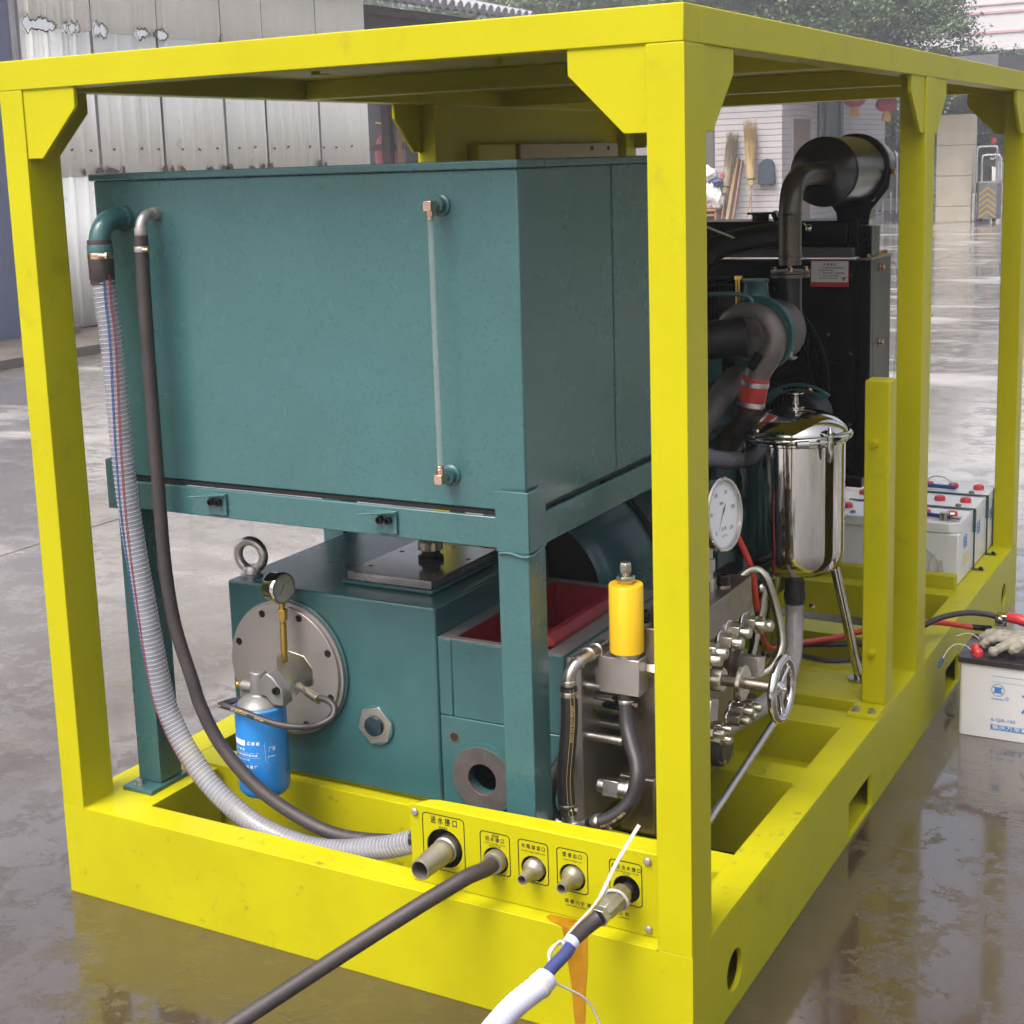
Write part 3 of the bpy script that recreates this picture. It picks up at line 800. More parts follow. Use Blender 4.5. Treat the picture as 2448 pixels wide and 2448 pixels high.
# ---- return hoses with bright pipe elbows, joined in a wye behind the panel
rh = thing("return_hose_pair", "two short black hoses joined by a bright wye below the relief valve", "hose", (-.36, .265, .28))
MB().tube(smooth_path([(-.350, .400, .623), (-.349, .36, .624), (-.352, .325, .624), (-.360, .29, .617), (-.367, .272, .598), (-.369, .270, .575)], 6), .0125, 18).build("pipe_bend", STEEL, rh)
for p, d in (((-.3497, .368, .624), (0, -1, 0)), ((-.3515, .335, .6245), (0, -1, -.0)), ((-.358, .300, .620), (-.3, -.9, -.4)), ((-.3688, .2705, .588), (0, 0, -1))):
    MB().lathe([(.0135, 0), (.0160, .002), (.0160, .009), (.0135, .011)], p, d, 22).build("bead", STEEL, rh)
y1 = smooth_path([(-.369, .270, .572), (-.368, .270, .526), (-.371, .270, .476), (-.376, .268, .425), (-.380, .267, .374), (-.377, .266, .316), (-.374, .264, .300)], 8)
y2 = smooth_path([(-.288, .368, .540), (-.286, .365, .52), (-.278, .350, .478), (-.260, .330, .447), (-.240, .310, .417), (-.233, .295, .391), (-.239, .285, .356), (-.257, .275, .328), (-.286, .267, .306), (-.318, .262, .293)], 8)
MB().tube(y1, .0175, 18).build("hose", RUBBER_D, rh)
MB().tube(y2, .0160, 18).build("hose", RUBBER_D, rh)
for p, d, r in (((-.369, .270, .565), (0, 0, -1), .0182), ((-.2868, .366, .526), (.05, -.1, -1), .0168), ((-.377, .266, .325), (0, 0, -1), .0182), ((-.300, .261, .301), (-1, 0, -.35), .0172)):
    q = MB().lathe([(r - .0006, 0), (r, .001), (r, .0105), (r - .0006, .0115)], p, d, 24).build("hose_clamp", STEEL, rh)
    s = Vector(p) + V(.020, -.010, -.004)
    MB().cyl(s, s + V(.008, -.004, .001), .0044, n=10).build("clamp_screw", COPPER, q)
MB().tube([V(-.374, .264, .306), V(-.371, .263, .285), V(-.364, .262, .272)], .0140, 16).tube(smooth_path([(-.325, .260, .292), (-.345, .261, .282), (-.366, .262, .275), (-.392, .262, .277), (-.410, .262, .292)], 4), .0140, 16).build("wye_fitting", STEEL, rh)
MB().tube(smooth_path([(-.405, .262, .286), (-.418, .264, .32), (-.424, .30, .36), (-.420, .352, .392)], 6), .0145, 16).build("hose", RUBBER_D, rh)
hp_ = MB()
hose_text(hp_, y1, .0175, "GAO YA JIAO GUAN", .072, -.80, .0085, -1)
hose_text(hp_, y2, .0160, "GB/T1186-2007", .275, -.30, .0090, -1)
hp_.build("hose_print", PRINTY, rh)
ln = MB()
for r_, pth, a in ((.0178, y1, -1.05), (.0178, y1, -.62)):
    pts = []
    for p, t, u, w in frames(pth):
        h = V(0, -1, 0); h = (h - t * h.dot(t)).normalized(); q = t.cross(h)
        pts.append(p + (h * math.cos(a) + q * math.sin(a)) * r_)
    ln.tube(pts, .0005, 4)
ln.build("hose_line", PRINTY, rh)

# ---- oil filter, its head, the brass block and the small gauge on its stem
of = thing("oil_filter", "bright blue spin-on oil filter hanging from a grey cast head", "filter", (-1.108, .2, .24))
FX, FY = -1.105, .205
MB().lathe([(.030, 0), (.048, .004), (.055, .012), (.0575, .022), (.0575, .190), (.0568, .196), (.0582, .200), (.0582, .206), (.0545, .209), (.0545, .200)], (FX, FY, .238), (0, 0, 1), 56).build("canister", BLUE, of)
hd = MB().lathe([(.053, 0), (.053, .006), (.049, .012), (.034, .024), (.021, .030), (.0185, .045), (.0180, .078), (.0165, .082)], (FX, FY, .440), (0, 0, 1), 40)
hd.prism([(-.010, .018), (.028, .070), (.036, .074), (.052, .066), (.076, .040), (.078, .004), (.048, .002), (.030, .020)], (FX, FY + .02, .452), (1, 0, 0), (0, 0, 1), .036)
hd.box(FX - .054, FY - .003, .446, FX + .01, FY + .003, .476)
hd.cyl((FX - .015, FY, .482), (FX - .046, FY, .482), .0125, n=20)
hd.build("filter_head", ALU, of, bevel=.003)
MB().cyl((FX - .046, FY, .482), (FX - .056, FY, .482), .009, .008, n=6).ball((FX - .058, FY, .482), .0075).build("bleed_plug", BRASS, of)
MB().lathe([(.0085, 0), (.0085, .008), (.005, .008), (.005, .003)], (FX + .063, FY - .016, .491), (0, -1, 0), 16).build("socket_screw", BLACK, of)
MB().prism([(.000, -.050), (.022, -.030), (.052, -.018), (.052, .022), (.030, .048), (-.018, .056), (-.050, .034), (-.050, -.005)], (FX + .012, .3185, .478), (1, 0, 0), (0, 0, 1), -.0575).build("brass_block", ZINC, of, bevel=.002)
# printing on the canister
pr = MB()
def on_can(s, ang, z, h, w=None):
    vs, fs = text_geo(s)
    ww = max(q.x for q in vs) - min(q.x for q in vs)
    kx = h if w is None else w / ww
    R_ = .0579
    nv = []
    for q in vs:
        a = math.radians(ang) + q.x * kx / R_
        nv.append(pr.b.verts.new((FX + R_ * math.sin(a), FY - R_ * math.cos(a), z + q.y * h)))
    for f in fs:
        try: pr.b.faces.new([nv[i] for i in f])
        except ValueError: pass
def bar(a0, a1, z0, z1):
    k = 6
    for i in range(k):
        q = [math.radians(a0 + (a1 - a0) * (i + d) / k) for d in (0, 1)]
        R_ = .0578
        pr.poly([(FX + R_ * math.sin(q[0]), FY - R_ * math.cos(q[0]), z0), (FX + R_ * math.sin(q[1]), FY - R_ * math.cos(q[1]), z0), (FX + R_ * math.sin(q[1]), FY - R_ * math.cos(q[1]), z1), (FX + R_ * math.sin(q[0]), FY - R_ * math.cos(q[0]), z1)])
bar(-42, -2, .367, .380); on_can("滤 清 器", 18, .3735, .009, .030)
on_can("技 术 参 数", -20, .358, .0062, .034)
bar(-42, 42, .3515, .3519); on_can("额定流量 适用范围 机油", -6, .346, .0048, .066); bar(-42, 34, .3405, .3409); on_can("更换周期 250 小时", -14, .335, .0046, .046)
bar(-42, 66, .329, .3294); on_can("机 油 滤 清 器 厂", -4, .319, .0080, .060)
bar(43.5, 44, .331, .375); on_can("厂标", 60, .358, .012, .016); on_can("JIYOU", 58, .342, .0045, .018)
pr.build("lettering", PRINTW, of)

og = thing("oil_pressure_gauge", "small chrome pressure gauge on a thin brass stem above the blue filter", "gauge", (-1.092, .28, .54))
gx, gy = -1.088, .283
MB().cyl((gx - .002, gy, .520), (gx, gy, .612), .0079, n=18).build("stem", BRASS, og)
MB().cyl((gx, gy, .6122), (gx, gy, .618), .006, n=14).cyl((gx, gy, .618), (gx, gy, .644), .0118, n=6).cyl((gx, gy, .644), (gx, gy, .660), .0065, .009, n=16).build("union_nut", BRASS, og, bevel=.0006)
gd = V(1, -.16, .03).normalized()               # the dial looks to the right and forward
gc = V(gx, gy, .693)
MB().lathe([(.018, -.030), (.031, -.029), (.0335, -.026), (.0335, -.004), (.0360, -.002), (.0362, .006), (.0345, .010), (.0318, .010), (.0312, .004)], gc, gd, 48).build("case", CHROME, og)
MB().lathe([(.0312, 0), (.0312, .001)], gc + gd * .0035, gd, 40).build("dial", DIALC, og)
_, gu, gw = basis(gd)
gu2 = V(0, 0, 1).cross(gd).normalized(); gv2 = gd.cross(gu2).normalized()
m = MB()
for k in range(28):
    a = math.radians(225 - 270 * k / 27); d = gu2 * math.cos(a) + gv2 * math.sin(a); s = gd.cross(d)
    r0 = .0235 if k % 5 else .0215
    c0 = gc + gd * .0049
    m.poly([c0 + d * r0 + s * .0004, c0 + d * .0275 + s * .0004, c0 + d * .0275 - s * .0004, c0 + d * r0 - s * .0004])
for s_, a in (("0", 225), ("1", 145), ("2", 90), ("3", 35), ("4", -45)):
    a = math.radians(a); add_text(m, s_, gc + gd * .005 + (gu2 * math.cos(a) + gv2 * math.sin(a)) * .0175, gu2, gv2, .006)
a = math.radians(58); d = gu2 * math.cos(a) + gv2 * math.sin(a); s = gd.cross(d); c0 = gc + gd * .0056
m.poly([c0 + d * .018, c0 + s * .0016, c0 - d * .019 + s * .0006, c0 - d * .019 - s * .0006, c0 - s * .0016])
m.build("dial_marks", PRINT, og)
MB().lathe([(.0316, 0), (.0316, .0012)], gc + gd * .0075, gd, 40).build("glass", GLASS, og)

hy = thing("hydraulic_hose", "thin black hydraulic hose with gold print looping in front of the blue filter", "hose", (-1.0, .23, .42))
MB().cyl((-1.043, .268, .476), (-1.026, .258, .4755), .0085, n=6).cyl((-1.026, .258, .4755), (-1.012, .250, .475), .0068, n=16).cyl((-1.012, .250, .475), (-.997, .2425, .474), .0098, n=6).cyl((-.997, .2425, .474), (-.957, .224, .4715), .0098, .0105, n=20).build("end_fitting", ZINC, hy, bevel=.0005)
hyp = smooth_path([(-.960, .228, .4735), (-.943, .225, .4745), (-.923, .221, .4715), (-.907, .213, .4610), (-.906, .198, .4460), (-.928, .176, .4340), (-.956, .152, .4340), (-.999, .136, .4380), (-1.044, .132, .4450), (-1.097, .132, .4540), (-1.146, .136, .4575), (-1.168, .146, .4530), (-1.176, .162, .4480), (-1.170, .185, .4470), (-1.150, .215, .4480)], 10)
MB().tube(hyp, .0072, 16).build("hose", RUBBER_D, hy)
m = MB()
hose_text(m, hyp, .0072, "FENGQIOL", .300, .25, .0095, -1)
hose_text(m, hyp, .0072, "BIMETAL 2SN", .375, .15, .0070, -1)
hose_text(m, hyp, .0072, "10-25 MPa", .245, .2, .0060, -1)
m.build("hose_print", PRINTY, hy)
# ------------------------------------------------------------------ foreground hoses on the panel
dh = thing("drain_hose", "thick grey-black rubber hose running from the panel to the lower left foreground", "hose", (-.6, -.3, .2))
dp = smooth_path([(-.4155, .045, .2945), (-.4165, .0, .2945), (-.430, -.045, .2965), (-.459, -.090, .281), (-.495, -.14, .260), (-.582, -.25, .204), (-.69, -.42, .135), (-.80, -.60, .065), (-.93, -.80, .020), (-1.2, -1.1, .016), (-1.7, -1.5, .016)], 8)
MB().tube(dp, .0150, 20).build("hose", RUBBER, dh)
hh = thing("high_pressure_hose", "high-pressure hose in a white sleeve with nylon ties, coupled to the panel's right outlet", "hose", (-.18, -.2, .25))
MB().lathe([(.0115, 0), (.0115, .012), (.0085, .013), (.0085, .020), (.0125, .021), (.0125, .040)], (-.142, .040, .297), (0, -1, 0), 24).build("adapter", STEEL, hh)
a0, a1 = V(-.138, .008, .304), V(-.1465, -.052, .2935)
dd = (a1 - a0).normalized()
el = MB().lathe([(.0165, -.006), (.0195, 0), (.0205, .020), (.0200, .050), (.0170, .066)], a0, dd, 8, ph=.39)
el.build("angle_coupling", ALU_W, hh, sharp=25, bevel=.001)
MB().cyl(a1 + dd * .004, a1 + dd * .018, .0185, n=6).build("hex_nut", STEEL, hh, bevel=.001)
sl = smooth_path([tuple(a1 + dd * .016), (-.155, -.075, .286), (-.164, -.098, .279), (-.1705, -.132, .272)], 6)
MB().tube(sl, [.0150 - .0028 * k / (len(sl) - 1) for k in range(len(sl))], 24).build("rubber_sleeve", RUBBER, hh)
tp = smooth_path([(-.170, -.131, .272), (-.171, -.139, .2705), (-.172, -.147, .269)], 4)
MB().tube(tp, .0142, 20).build("tape", WHITEV, hh)
bh_ = smooth_path([(-.1705, -.13, .272), (-.1685, -.16, .266), (-.178, -.20, .254), (-.180, -.23, .245)], 6)
MB().tube(bh_, .0112, 20).build("inner_hose", BLUEHOSE, hh)
wp = smooth_path([(-.179, -.216, .2455), (-.1815, -.235, .241), (-.206, -.29, .223), (-.216, -.37, .205), (-.235, -.50, .165), (-.27, -.70, .09), (-.32, -.95, .03), (-.4, -1.4, .023), (-.45, -2.2, .023)], 48)
rr = []; acc = 0
for i, p in enumerate(wp):
    if i: acc += (p - wp[i - 1]).length
    rr.append(.0202 + .0007 * abs(math.sin(acc * math.pi / .0105)) + .0006 * noise.noise((acc * 14, 3, 1)))
rr[0] = .0150; rr[1] = .0185; rr[2] = .0200
MB().tube(wp, rr, 24).build("white_sleeve", WHITEV, hh)
for p, d in (((-.1815, -.235, .241), (-.3, -.95, -.2)),):
    MB().lathe([(.0205, -.006), (.0222, -.004), (.0222, .004), (.0205, .006)], p, d, 28).build("sleeve_tie", NYLON, hh)
zt = MB()
def strip(mb, pts, w, t, up=(0, -1, 0)):
    P = smooth_path(pts, 6); prev = None
    for i, p in enumerate(P):
        tg = (P[min(i + 1, len(P) - 1)] - P[max(i - 1, 0)]).normalized()
        n_ = Vector(up); n_ = (n_ - tg * n_.dot(tg)).normalized(); q = tg.cross(n_)
        ring = [mb.b.verts.new(p + q * a + n_ * b) for a, b in ((-w, -t), (w, -t), (w, t), (-w, t))]
        if prev: mb.bridge(prev, ring)
        else: mb.b.faces.new(ring[::-1])
        prev = ring
    mb.b.faces.new(prev)
strip(zt, [(-.163, -.035, .312), (-.157, -.033, .323), (-.136, -.022, .374), (-.117, -.012, .412), (-.098, -.002, .448)], .0034, .0009)
strip(zt, [(-.162, -.037, .312), (-.167, -.060, .300), (-.176, -.085, .289), (-.182, -.12, .280), (-.1835, -.142, .273)], .0026, .0008, (-.3, -.5, 1))
zt.build("tie_tail", NYLON, hh)
lp = MB()
lp.tube(smooth_path([(-.160, -.030, .302), (-.150, -.026, .322), (-.130, -.016, .318), (-.119, -.010, .298), (-.131, -.006, .281), (-.152, -.020, .284), (-.160, -.030, .302)], 6), .0031, 8)
lp.build("tie_loop", NYLON, hh)
l2 = MB().tube(smooth_path([(-.183, -.142, .272), (-.196, -.150, .268), (-.204, -.158, .255), (-.196, -.165, .245), (-.184, -.160, .252), (-.176, -.150, .268), (-.186, -.146, .276), (-.198, -.154, .262), (-.203, -.16, .240)], 6), .0026, 8)
l2.build("knotted_cord", NYLON, hh)
MB().tube(smooth_path([(-.168, -.228, .249), (-.160, -.21, .235), (-.131, -.17, .196), (-.117, -.155, .160), (-.106, -.15, .115), (-.09, -.16, .05), (-.08, -.2, .004)], 8), .0021, 8).build("trailing_cord", NYLON, hh)

# ------------------------------------------------------------------ large pressure gauge on the valve block
bg_ = thing("large_pressure_gauge", "large round pressure gauge with white dial beside the right front post", "gauge", (-.24, .70, .67))
gc = V(-.206, .697, .846); gd = V(1, -.12, .10).normalized()
MB().lathe([(.050, -.062), (.070, -.060), (.073, -.055), (.073, -.010), (.080, -.008), (.0815, -.004), (.0815, .010), (.0790, .013), (.0735, .013), (.0725, .004)], gc, gd, 72).build("case", CHROME, bg_)
dial = MB().lathe([(.0724, 0), (.0724, .001)], gc + gd * .0035, gd, 64).build("dial", DIAL, bg_)
gu = V(0, 0, 1).cross(gd).normalized(); gv = gd.cross(gu).normalized()
m = MB(); c0 = gc + gd * .0049
for k in range(51):
    a = math.radians(225 - 270 * k / 50); d = gu * math.cos(a) + gv * math.sin(a); s = gd.cross(d)
    r0 = .0615 if k % 10 == 0 else .0645
    w = .0005 if k % 10 == 0 else .00028
    m.poly([c0 + d * r0 + s * w, c0 + d * .069 + s * w, c0 + d * .069 - s * w, c0 + d * r0 - s * w])
for s_, a in (("0", 225), ("50", 171), ("100", 117), ("150", 63), ("200", 9), ("250", -45)):
    a = math.radians(a); add_text(m, s_, c0 + (gu * math.cos(a) + gv * math.sin(a)) * .050, gu, gv, .0115)
add_text(m, "MPa", c0 + gv * .024, gu, gv, .010); add_text(m, "压力表", c0 - gv * .032, gu, gv, .008); add_text(m, "GB/T 1226", c0 - gv * .047, gu, gv, .0055)
a = math.radians(231); d = gu * math.cos(a) + gv * math.sin(a); s = gd.cross(d); c1 = gc + gd * .0062
m.poly([c1 + d * .058, c1 + s * .0012, c1 - s * .0012]); m.poly([c1 + s * .0015, c1 - d * .012 + s * .0035, c1 - d * .028, c1 - d * .012 - s * .0035, c1 - s * .0015])
m.build("dial_marks", PRINT, bg_)
MB().lathe([(.073, 0), (.073, .001)], gc + gd * .0095, gd, 64).build("glass", GLASS, bg_)
sx, sy = -.236, .70
MB().cyl((sx, sy, .672), (sx, sy, .700), .019, n=6).cyl((sx, sy, .700), (sx, sy, .716), .011, n=16).cyl((sx, sy, .716), (sx, sy, .744), .017, n=6, ph=.4).cyl((sx, sy, .744), (sx, sy, .772), .010, n=16).build("stem", STEEL, bg_, bevel=.001)

# ------------------------------------------------------------------ polished strainer vessel
ve = thing("strainer_vessel", "polished stainless steel filter vessel with domed lid on three splayed legs", "vessel", (-.265, 1.40, .226))
vx, vy, vr = -.2655, 1.40, .127
MB().lathe([(.030, 0), (.060, .004), (.100, .016), (.119, .034), (vr - .001, .060), (vr, .080), (vr, .3585), (vr + .006, .362), (vr + .006, .372)], (vx, vy, .522), (0, 0, 1), 72, True, True).build("body", VESSEL, ve, sharp=50)
lid = MB().lathe([(vr + .004, .000), (vr + .006, .006), (vr + .002, .016), (.117, .028), (.100, .040), (.074, .052), (.040, .060), (.012, .063)], (vx, vy, .902), (0, 0, 1), 72).build("lid", CHROME, ve, sharp=50)
MB().lathe([(.022, 0), (.022, .004), (.008, .008), (.007, .030), (.012, .034), (.021, .037), (.021, .041), (.016, .043)], (vx, vy, .9645), (0, 0, 1), 24).build("lid_knob", CHROME, lid)
MB().torus((vx, vy, .900), (0, 0, 1), vr + .008, .0105, 72, 12).build("clamp_ring", CHROME, ve)
cr = math.radians(-38)
cd = V(math.cos(cr), math.sin(cr), 0); ct = V(-cd.y, cd.x, 0)
cb = V(vx, vy, .898) + cd * (vr + .022)
MB().tube([cb - ct * .070 - cd * .006, cb - ct * .030, cb + ct * .004], .0048, 12).cyl(cb - ct * .034, cb - ct * .020, .010, n=14).cyl(cb - ct * .090 - cd * .012, cb - ct * .060 - cd * .004, .0095, n=12).build("clamp_bolt", CHROME, ve)
wn = MB().tube(smooth_path([cb + V(0, 0, -.052), cb + V(0, 0, -.030) + cd * .004, cb, cb + V(0, 0, .022) + cd * .003, cb + V(0, 0, .038)], 5), [.0035 + .0055 * math.sin(math.pi * k / 20) for k in range(21)], 12)
wn.build("wing_nut", CHROME, ve)
# inlet at the left with a ribbed hose, outlet below
MB().cyl((vx - .10, vy - .015, .822), (vx - .150, vy - .022, .824), .022, n=24).lathe([(.026, 0), (.026, .008)], (vx - .128, vy - .018, .823), (-1, -.13, 0), 24).build("inlet_stub", STEEL_D, ve)
inl = thing("clear_inlet_hose", "short clear ribbed hose with clamp on the left of the shiny vessel", "hose", (-.42, 1.3, .83))
ip = smooth_path([(-.385, 1.384, .824), (-.402, 1.352, .828), (-.414, 1.30, .835), (-.420, 1.22, .855), (-.425, 1.12, .88), (-.44, 1.0, .90), (-.50, .9, .88)], 8)
MB().tube(ip, .0225, 18, caps=False).build("wall", CLEAR, inl)
sp_pts = []; ph = 0
fi = frames(ip)
for i in range(len(ip) - 1):
    seg = (ip[i + 1] - ip[i]).length; k = max(2, int(seg / .0016))
    for j in range(k):
        p = ip[i].lerp(ip[i + 1], j / k); _, t, u, w = fi[i]
        sp_pts.append(p + (u * math.cos(ph) + w * math.sin(ph)) * .0215); ph += 2 * math.pi * (seg / k) / .011
MB().tube(sp_pts, .0011, 4, caps=False).build("wire_spiral", STEEL_D, inl)
q = MB().lathe([(.0235, 0), (.0245, .001), (.0245, .013), (.0235, .014)], (-.388, 1.378, .8245), (-.45, -.85, .08), 24).build("hose_clamp", COPPER, inl)
MB().cyl((-.384, 1.352, .846), (-.372, 1.350, .850), .005, n=10).build("clamp_screw", STEEL, q)
MB().cyl((vx, vy, .525), (vx, vy, .470), .021, n=20).build("outlet_stub", IRON, ve)
ol = thing("clear_outlet_hose", "clear ribbed hose dropping from the underside of the shiny vessel", "hose", (-.26, 1.33, .3))
MB().lathe([(.0245, 0), (.0265, .004), (.0265, .034), (.0285, .036), (.0285, .052), (.0265, .054), (.026, .064)], (vx, vy, .506), (0, 0, -1), 24).build("rubber_cuff", RUBBER_D, ol)
op = smooth_path([(vx, vy, .450), (-.2645, 1.395, .41), (-.254, 1.36, .36), (-.243, 1.31, .315), (-.236, 1.23, .285), (-.24, 1.12, .27), (-.26, 1.0, .27), (-.27, .86, .28)], 8)
MB().tube(op, .0235, 18, caps=False).build("wall", MILKY, ol)
sp_pts = []; ph = 0
fi = frames(op)
for i in range(len(op) - 1):
    seg = (op[i + 1] - op[i]).length; k = max(2, int(seg / .0016))
    for j in range(k):
        p = op[i].lerp(op[i + 1], j / k); _, t, u, w = fi[i]
        sp_pts.append(p + (u * math.cos(ph) + w * math.sin(ph)) * .0236); ph += 2 * math.pi * (seg / k) / .0085
MB().tube(sp_pts, .0009, 4, caps=False).build("wire_spiral", STEEL_D, ol)
MB().cyl((-.218, 1.380, .446), (-.206, 1.374, .446), .005, n=10).build("clamp_screw", COPPER, ol)
for ang, rb in ((27, .172), (131, .205), (245, .185)):
    a = math.radians(ang); d = V(math.cos(a), math.sin(a), 0)
    lg = MB().cyl(V(vx, vy, .565) + d * .098, V(vx, vy, HB + .013) + d * rb, .0125, n=18).build("leg", CHROME, ve)
    f_ = V(vx, vy, HB + .0125) + d * rb
    MB().cyl(f_, f_ + V(0, 0, .005), .030, n=20).build("foot", STEEL, lg)
    MB().hexbolt(f_ + V(.018, -.012, .005), (0, 0, 1), .008, .010).build("bolt", STEEL_D, lg)
MB().tube(smooth_path([(vx - .02, vy - .10, .545), (vx - .055, vy - .105, .52), (vx - .06, vy - .105, .49), (vx - .06, vy - .104, .455)], 5), .010, 14).ball((vx - .058, vy - .105, .505), .017).build("drain_cock", CHROME, ve)

# thin steel rod leaning across the base
ro = thing("steel_rod", "plain steel rod lying across the openings of the yellow base", "rod", (-.14, .6, .25))
MB().cyl((-.142, .92, .330), (-.150, .40, .232), .0085, n=16).build("rod", STEEL, ro)

# ------------------------------------------------------------------ diesel engine
en = thing("diesel_engine", "dark teal diesel engine half hidden behind the pump and the tank", "engine", (-.75, 1.5, HB))
def ep(name, mb, mat=TEAL_D, bevel=.004, **k): return mb.build(name, mat, en, bevel=bevel, **k)
EX, EZ = -.768, .565
ep("clutch_housing", MB().lathe([(.186, 0), (.200, .01), (.212, .03), (.246, .150), (.262, .168), (.262, .185), (.258, .190)], (EX, .875, EZ), (0, 1, 0), 72, False, True), TEAL_S, 0, sharp=50)
ep("housing_opening", MB().lathe([(.186, 0), (.180, .03), (.10, .05)], (EX, .8752, EZ), (0, 1, 0), 48, False, True), OPENING_SHADE, 0)
ep("rubber_ring", MB().lathe([(.264, 0), (.266, .006), (.266, .022), (.262, .024)], (EX, 1.066, EZ), (0, 1, 0), 72), BLACK_M, 0)
ep("flywheel_housing", MB().lathe([(.275, 0), (.290, .01), (.290, .070), (.27, .085)], (EX, 1.092, EZ), (0, 1, 0), 64), TEAL_D, 0)
for k in range(14):
    a = math.radians(360 / 14 * k + 8)
    ep("bolt", MB().hexbolt((EX + .277 * math.cos(a), 1.095, EZ + .277 * math.sin(a)), (0, -1, 0), .010, .010), STEEL_D, 0)
ep("cylinder_block", MB().box(-.98, 1.176, .36, -.50, 1.86, .84), bevel=.012)
ep("block_ribs", MB().box(-.4995, 1.22, .42, -.480, 1.26, .80).box(-.4995, 1.40, .42, -.480, 1.44, .80).box(-.4995, 1.60, .42, -.480, 1.64, .80).box(-.4995, 1.78, .42, -.480, 1.82, .80))
ep("cylinder_head", MB().box(-.95, 1.19, .8405, -.53, 1.85, .955), bevel=.008)
for y in (1.20, 1.42, 1.64):
    ep("valve_cover", MB().box(-.90, y, .9555, -.62, y + .19, 1.045), bevel=.02, seg=3)
ep("oil_pan", MB().box(-.90, 1.18, HB + .02, -.58, 1.84, .3595), bevel=.02)
ep("exhaust_manifold", MB().tube(smooth_path([(-.50, 1.22, .90), (-.47, 1.25, .93), (-.46, 1.35, .98), (-.46, 1.5, 1.02), (-.47, 1.65, .98), (-.50, 1.75, .91)], 6), .034, 18), IRON, 0)
ep("starter", MB().cyl((-.44, 1.10, .46), (-.44, 1.36, .46), .055, n=28).cyl((-.40, 1.15, .54), (-.40, 1.30, .54), .026, n=20), BLACK_M, .004)
ep("injection_pump", MB().box(-.478, 1.46, .56, -.40, 1.72, .70).cyl((-.44, 1.44, .63), (-.44, 1.40, .63), .05, n=24), TEAL_D, .006)
for k in range(6):
    y = 1.48 + .042 * k
    ep("injector_line", MB().tube(smooth_path([(-.44, y, .70), (-.44, y, .76), (-.48, y + .01, .84), (-.54, y + .02, .88)], 5), .0042, 8), STEEL_D, 0)
for k in range(5):
    ep("head_bolt", MB().hexbolt((-.528, 1.24 + .13 * k, .90), (1, 0, 0), .011, .012), STEEL_D, 0)
for y, z in ((1.10, .84), (1.12, .72), (1.11, .60)):
    ep("bolt", MB().hexbolt((-.46, y, z), (.5, -1, 0), .012, .014), TEAL_D, 0)
# turbocharger: snail housing, inlet cover, outlet with plate and red coupling
scp = smooth_path([(-.425, 1.398, 1.098), (-.452, 1.398, 1.125), (-.455, 1.398, 1.165), (-.430, 1.396, 1.198), (-.388, 1.394, 1.208), (-.345, 1.392, 1.194), (-.322, 1.390, 1.158), (-.322, 1.388, 1.122), (-.338, 1.386, 1.090), (-.356, 1.385, 1.062), (-.366, 1.385, 1.040)], 6)
nsc = len(scp)
tur = ep("turbocharger", MB().tube(scp, [.020 + .0135 * min(1, k / (nsc * .7)) for k in range(nsc)], 24).cyl((-.385, 1.43, 1.150), (-.385, 1.385, 1.150), .066, n=48).cyl((-.385, 1.385, 1.150), (-.388, 1.362, 1.149), .052, .050, n=40), TURBO, 0, sharp=50)
MB().lathe([(.098, 0), (.100, .003), (.100, .016), (.094, .020), (.075, .03)], (-.372, 1.412, 1.150), (.12, 1, 0), 56).build("back_plate", TEAL_S, tur)
MB().lathe([(.060, .03), (.080, .05), (.082, .13), (.05, .16)], (-.372, 1.40, 1.150), (.12, 1, 0), 40).build("turbine_housing", IRON, tur)
fl_ = MB().prism([(-.011, -.024), (.011, -.024), (.011, .024), (-.011, .024)], (-.357, 1.3515, 1.088), V(.85, .05, -.50).normalized(), V(.50, 0, .85).normalized(), .003)
fl_.build("type_plate", BLACK, tur)
em = MB()
add_text(em, "TURBO", (-.388, 1.3608, 1.2085), (1, 0, -.03), (0, 0, 1), .018)
em.build("cast_lettering", TURBO, tur)
for k in range(3):
    a = math.radians(20 + 120 * k)
    MB().hexbolt((-.372 + .09 * math.cos(a), 1.412, 1.15 + .09 * math.sin(a)), (0, -1, 0), .006, .008).build("bolt", BRASS, tur)
ep("intake_boot", MB().tube(smooth_path([(-.390, 1.366, 1.149), (-.43, 1.345, 1.146), (-.50, 1.30, 1.14), (-.62, 1.22, 1.135), (-.80, 1.15, 1.12)], 6), .050, 28), BLACK_M, 0)
ep("coupling_sleeve", MB().lathe([(.0345, 0), (.036, .002), (.036, .078), (.0345, .08)], (-.366, 1.385, 1.042), (-.20, 0, -1), 28), REDP, 0)
for d in (.010, .064):
    p = V(-.366, 1.385, 1.042) + V(-.20, 0, -1).normalized() * d
    ep("coupling_band", MB().lathe([(.0362, 0), (.0370, .001), (.0370, .012), (.0362, .013)], p, (-.20, 0, -1), 28), STEEL, 0)
ep("charge_pipe", MB().tube(smooth_path([(-.378, 1.385, .972), (-.392, 1.39, .935), (-.418, 1.40, .900), (-.450, 1.41, .86), (-.475, 1.42, .80)], 6), .033, 22), RUSTPIPE, 0)
